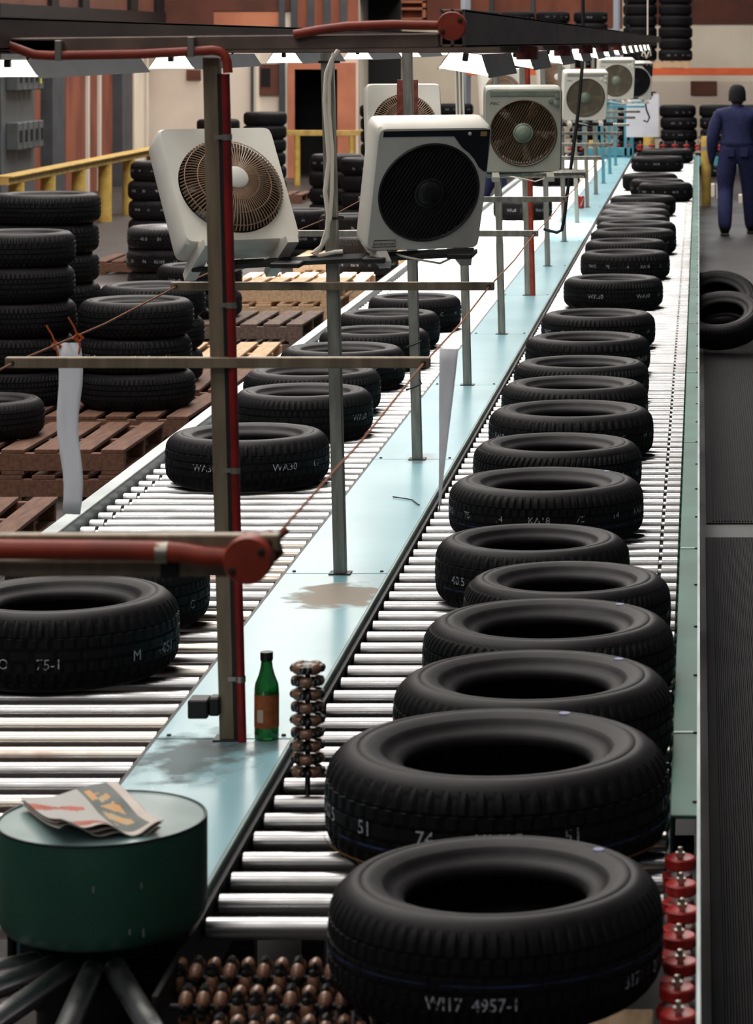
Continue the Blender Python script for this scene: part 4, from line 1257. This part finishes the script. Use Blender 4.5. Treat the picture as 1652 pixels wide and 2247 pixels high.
bollard(1303, 0, 308, 24, 'yellow bollard behind the far frame posts', 43.8)

# ------------------------------------------------------------------ far cross conveyor with red guide wheels, teal stand, white board
YX = 41.6
xc_ = empty('cross_conveyor', (-.9, YX, 0))
tag(xc_, 'teal cross conveyor with red guide wheels at the far end', 'conveyor')
m = MB(); m.cbox(-2.6, 2.0, -.04, 0, .44, .56, .003); m.build('side_rail', 'teal_post', xc_)
m = MB(); m.cbox(-2.6, 2.0, .9, .94, .44, .56, .003); m.build('side_rail', 'teal_post', xc_)
cme = MB(); cme.lathe([(.01, -.004), (RD, 0), (RD, .88), (.01, .884)], 12, RX(R(-90))); cme = cme.mesh('roller', 'roller_steel', 40)
for i in range(31): put('roller', cme, xc_, (-2.5 + i * .145, .01, ZR - RD))
for x in (-2.5, -.6, 1.3):
    for y in (-.03, .9):
        m = MB(); m.cbox(x, x + .05, y, y + .05, 0, .45, .003); m.build('leg', 'dark_steel', xc_)
for i in range(26):
    x = -2.55 + i * .172
    b = put('guide_wheel', RW, xc_, (x, .42, .70), None, (1.5, 1.5, 1.5)); put('wheel', RW, b, (0, 0, -.034)); put('axle', AX, b, (0, 0, .02))
m = MB(); m.cbox(-2.6, 2.0, .40, .44, .56, .61, .003); m.build('wheel_rail', 'dark_steel', xc_)
ts = empty('teal_stand', (sx(1372, 40.6), 40.6, 0))
tag(ts, 'teal steel stand at the end of the divider plate', 'stand')
for dx, w in ((-.02, .045), (.06, .06), (-.45, .05), (-.62, .05)):
    m = MB(); m.cbox(dx, dx + w, 0, .05, 0, 1.5, .004); m.build('upright', 'teal_post', ts)
m = MB(); m.cbox(-.62, .1, .0, .04, .62, .74, .004); m.build('cross_bar', 'teal_post', ts)
m = MB(); m.cbox(-.62, .1, -.01, .05, 1.36, 1.4, .004); m.build('cross_bar', 'teal_post', ts)
a = px(1374, 207, Y=40.3); b = px(1446, 301, Y=40.3)
wbd = empty('white_board', (a.x, 40.3, b.z)); tag(wbd, 'blank white board hung at the far end of the frame', 'board')
m = MB(); m.cbox(0, b.x - a.x, -.01, .01, 0, a.z - b.z, .003); m.build('sheet', 'board_white', wbd)
for x in (.1, .35):
    m = MB(); m.box(x, x + .03, -.02, .02, a.z - b.z - .02, a.z - b.z + .04); m.build('clip', 'black_box', wbd)
m = MB(); m.tube([(.05, 0, a.z - b.z + .03), (.42, 0, a.z - b.z + .03)], .012, 8); m.build('hanging_rod', 'dark_steel', wbd)

# ------------------------------------------------------------------ rubber mats on the aisle
def ribmat(y0, y1, x0, x1, label):
    o = empty('rubber_mat', ((x0 + x1) / 2, (y0 + y1) / 2, 0)); tag(o, label, 'mat', 'ribbed rubber mats in the aisle')
    cx, cy = o.location.x, o.location.y
    m = MB(); m.cbox(x0 - cx, x1 - cx, y0 - cy, y1 - cy, 0, .006, .002); m.build('mat_base', 'mat_rubber', o)
    m = MB(); n = int((x1 - x0 - .05) / .0137)
    for k in range(n):
        x = x0 + .03 + k * .0137 - cx
        m.add([(x, y0 + .03 - cy, .006), (x + .002, y0 + .03 - cy, .011), (x + .006, y0 + .03 - cy, .011), (x + .008, y0 + .03 - cy, .006),
               (x, y1 - .03 - cy, .006), (x + .002, y1 - .03 - cy, .011), (x + .006, y1 - .03 - cy, .011), (x + .008, y1 - .03 - cy, .006)],
              [(0, 4, 5, 1), (1, 5, 6, 2), (2, 6, 7, 3), (0, 1, 2, 3), (4, 7, 6, 5)])
    r = m.build('ribs', 'mat_rubber', o); r['kind'] = 'stuff'
ribmat(4.4, 12.86, .03, .96, 'black ribbed rubber mat nearest the red guide wheels')
ribmat(13.24, 22.5, .035, .96, 'black ribbed rubber mat under the loose tires')
# loose tyres on the mat
o = tire(.165, 20.65, .03, .31, .19, 0, tilt=(R(24), R(-6)), label='loose tire lying tilted on the rubber mat beside the rail', group=None)
o.location.z = .225
o = tire(.15, 21.55, 0, .31, .19, 1, tilt=(R(36), R(4)), label='loose tire leaning behind another one on the mat', group=None)
o.location.z = .272

# pale timber on the floor under the near end of the conveyor
m = MB(); m.cbox(-.215, -.09, 5.42, 5.64, .3, .33, .003); 
pk = m.build('timber_offcut', 'wood_pale'); tag(pk, 'pale timber board under the near end of the conveyor', 'board')
m2 = MB(); m2.cbox(-.205, -.175, 5.45, 5.6, 0, .30, .003); m2.build('timber_leg', 'wood', pk); m2 = MB(); m2.cbox(-.125, -.10, 5.45, 5.6, 0, .30, .003); m2.build('timber_leg', 'wood', pk)

# ------------------------------------------------------------------ worker
def skin_mesh(verts, edges, radii, root=0, sub=2):
    me = bpy.data.meshes.new('skel'); me.from_pydata(verts, edges, [])
    ob = bpy.data.objects.new('skel', me); col.objects.link(ob)
    sk = ob.modifiers.new('skin', 'SKIN'); sk.use_smooth_shade = True; sk.branch_smoothing = .4
    for i, r in enumerate(radii):
        me.skin_vertices[0].data[i].radius = r if isinstance(r, tuple) else (r, r)
    for i in range(len(verts)): me.skin_vertices[0].data[i].use_root = (i == root)
    ss = ob.modifiers.new('sub', 'SUBSURF'); ss.levels = sub; ss.render_levels = sub
    dg = bpy.context.evaluated_depsgraph_get(); dg.update()
    out = bpy.data.meshes.new_from_object(ob.evaluated_get(dg))
    bpy.data.objects.remove(ob); bpy.data.meshes.remove(me)
    return out
def build_person(name, loc, rz, label):
    V = []; E = []; RR = []
    def v(p, r, par=None):
        V.append(p); RR.append(r)
        if par is not None: E.append((par, len(V) - 1))
        return len(V) - 1
    pel = v((0, 0, .98), (.19, .135))
    sp = v((0, .0, 1.14), (.19, .135), pel)
    ch = v((0, .01, 1.32), (.21, .14), sp)
    ub = v((0, .0, 1.43), (.15, .10), ch)
    nk = v((0, .01, 1.50), .06, ub)
    hd = v((0, .02, 1.555), .058, nk)
    for s, kn, an, yo in ((-1, (-.125, .02, .52), (-.13, -.16, .10), -.1), (1, (.13, .09, .53), (.15, .22, .10), .28)):
        hp = v((s * .11, 0, .90), .12, pel)
        th = v(((s * .11 + kn[0]) / 2, kn[1] * .5, .72), .11, hp)
        k = v(kn, .09, th)
        cf = v(((kn[0] + an[0]) / 2, (kn[1] + an[1]) / 2 - .015, .32), .085, k)
        a = v(an, .075, cf)
        f = v((an[0], an[1] + .05, .05), .05, a)
        v((an[0] + s * .01, an[1] + .17, .035), .036, f)
        shd = v((s * .18, 0, 1.42), .09, ub)
        ar = v((s * .225, -.01, 1.30), .078, shd)
        el = v((s * .262, -.03, 1.12), .068, ar)
        wr = v((s * .268, .03, .90), .046, el)
        pm = v((s * .268, .045, .845), (.026, .034), wr)
        for q in range(4):
            fx = .045 + (q - 1.5) * .019
            f1 = v((s * .268, fx + .004, .80), .0095, pm)
            f2 = v((s * .262, fx + .008, .765 + .006 * abs(q - 1)), .009, f1)
            v((s * .254, fx + .010, .738 + .008 * abs(q - 1)), .008, f2)
        t1 = v((s * .255, .085, .825), .011, pm)
        v((s * .250, .098, .790), .009, t1)
    me = skin_mesh(V, E, RR, 0, 2)
    # head with a face, joined to the same mesh
    mb = MB(); mb.v = [tuple(x.co) for x in me.vertices]; mb.f = [tuple(p.vertices) for p in me.polygons]
    mb.mi = []
    for p in me.polygons:
        c = p.center
        mb.mi.append(1 if c.z > 1.50 else (2 if (c.z < .865 and abs(c.x) > .215) else (3 if c.z < .10 else 0)))
    prof = [(.001, -.118), (.04, -.112), (.062, -.09), (.074, -.05), (.08, 0), (.079, .045), (.066, .085), (.038, .11), (.001, .118)]
    mb.lathe(prof, 24, T(0, .03, 1.635) @ Matrix.Diagonal((1, 1.18, 1, 1)), 1, cap0=False, cap1=False)
    for s in (-1, 1):
        mb.lathe([(.001, -.03), (.014, -.02), (.018, 0), (.014, .02), (.001, .03)], 10, T(s * .08, .025, 1.625) @ Matrix.Diagonal((.5, 1, 1, 1)), 1)
        mb.lathe([(.001, -.009), (.008, -.004), (.009, .002), (.001, .009)], 8, T(s * .03, .118, 1.645), 3)
    mb.lathe([(.001, .03), (.01, .005), (.016, -.018), (.001, -.026)], 8, T(0, .125, 1.62), 1)
    mb.lathe([(.001, -.006), (.022, 0), (.001, .006)], 10, T(0, .113, 1.575) @ Matrix.Diagonal((1, .4, 1, 1)), 2)
    o = mb.build(name, ['coverall', 'skin', 'glove', 'boot'], None, 60, loc, (0, 0, rz))
    bpy.data.meshes.remove(me)
    tag(o, label, 'person')
    m = MB(); m.lathe([(.089, -.075), (.092, -.06), (.092, .0), (.088, .05), (.07, .095), (.04, .118), (.001, .124)], 28, T(0, .022, 1.64) @ Matrix.Diagonal((1, 1.16, 1, 1)), cap0=False); m.build('beanie', 'beanie', o, 60)
    m = MB(); m.lathe([(.082, 1.475), (.072, 1.50), (.070, 1.525), (.064, 1.525), (.066, 1.49)], 24, T(0, .012, 0), cap0=False, cap1=False); m.build('collar', 'coverall', o, 60)
    m = MB(); m.lathe([(.186, 1.055), (.189, 1.062), (.189, 1.098), (.186, 1.105)], 32, Matrix.Diagonal((1, .76, 1, 1)), cap0=False, cap1=False); m.build('waistband', 'coverall', o, 60)
    m = MB(); m.cbox(-.11, -.03, -.150, -.125, .92, 1.02, .004); m.build('pocket', 'coverall', o)
    m = MB(); m.cbox(.03, .11, -.150, -.125, .92, 1.02, .004); m.build('pocket', 'coverall', o)
    for s, an in ((-1, (-.13, -.16, .10)), (1, (.15, .22, .10))):
        m = MB(); m.cbox(an[0] - .045, an[0] + .045, an[1] - .06, an[1] + .21, 0, .03, .008); m.build('sole', 'boot', o)
    return o
wk = build_person('person', (.45, 33.1, 0), 0, 'person in dark blue coverall and black beanie walking away along the aisle')
wk.scale = (1.12, 1.08, 1.0)
build_person('person', (-2.64, 36, 0), R(-80), 'person in dark blue coverall mostly hidden behind a box fan')
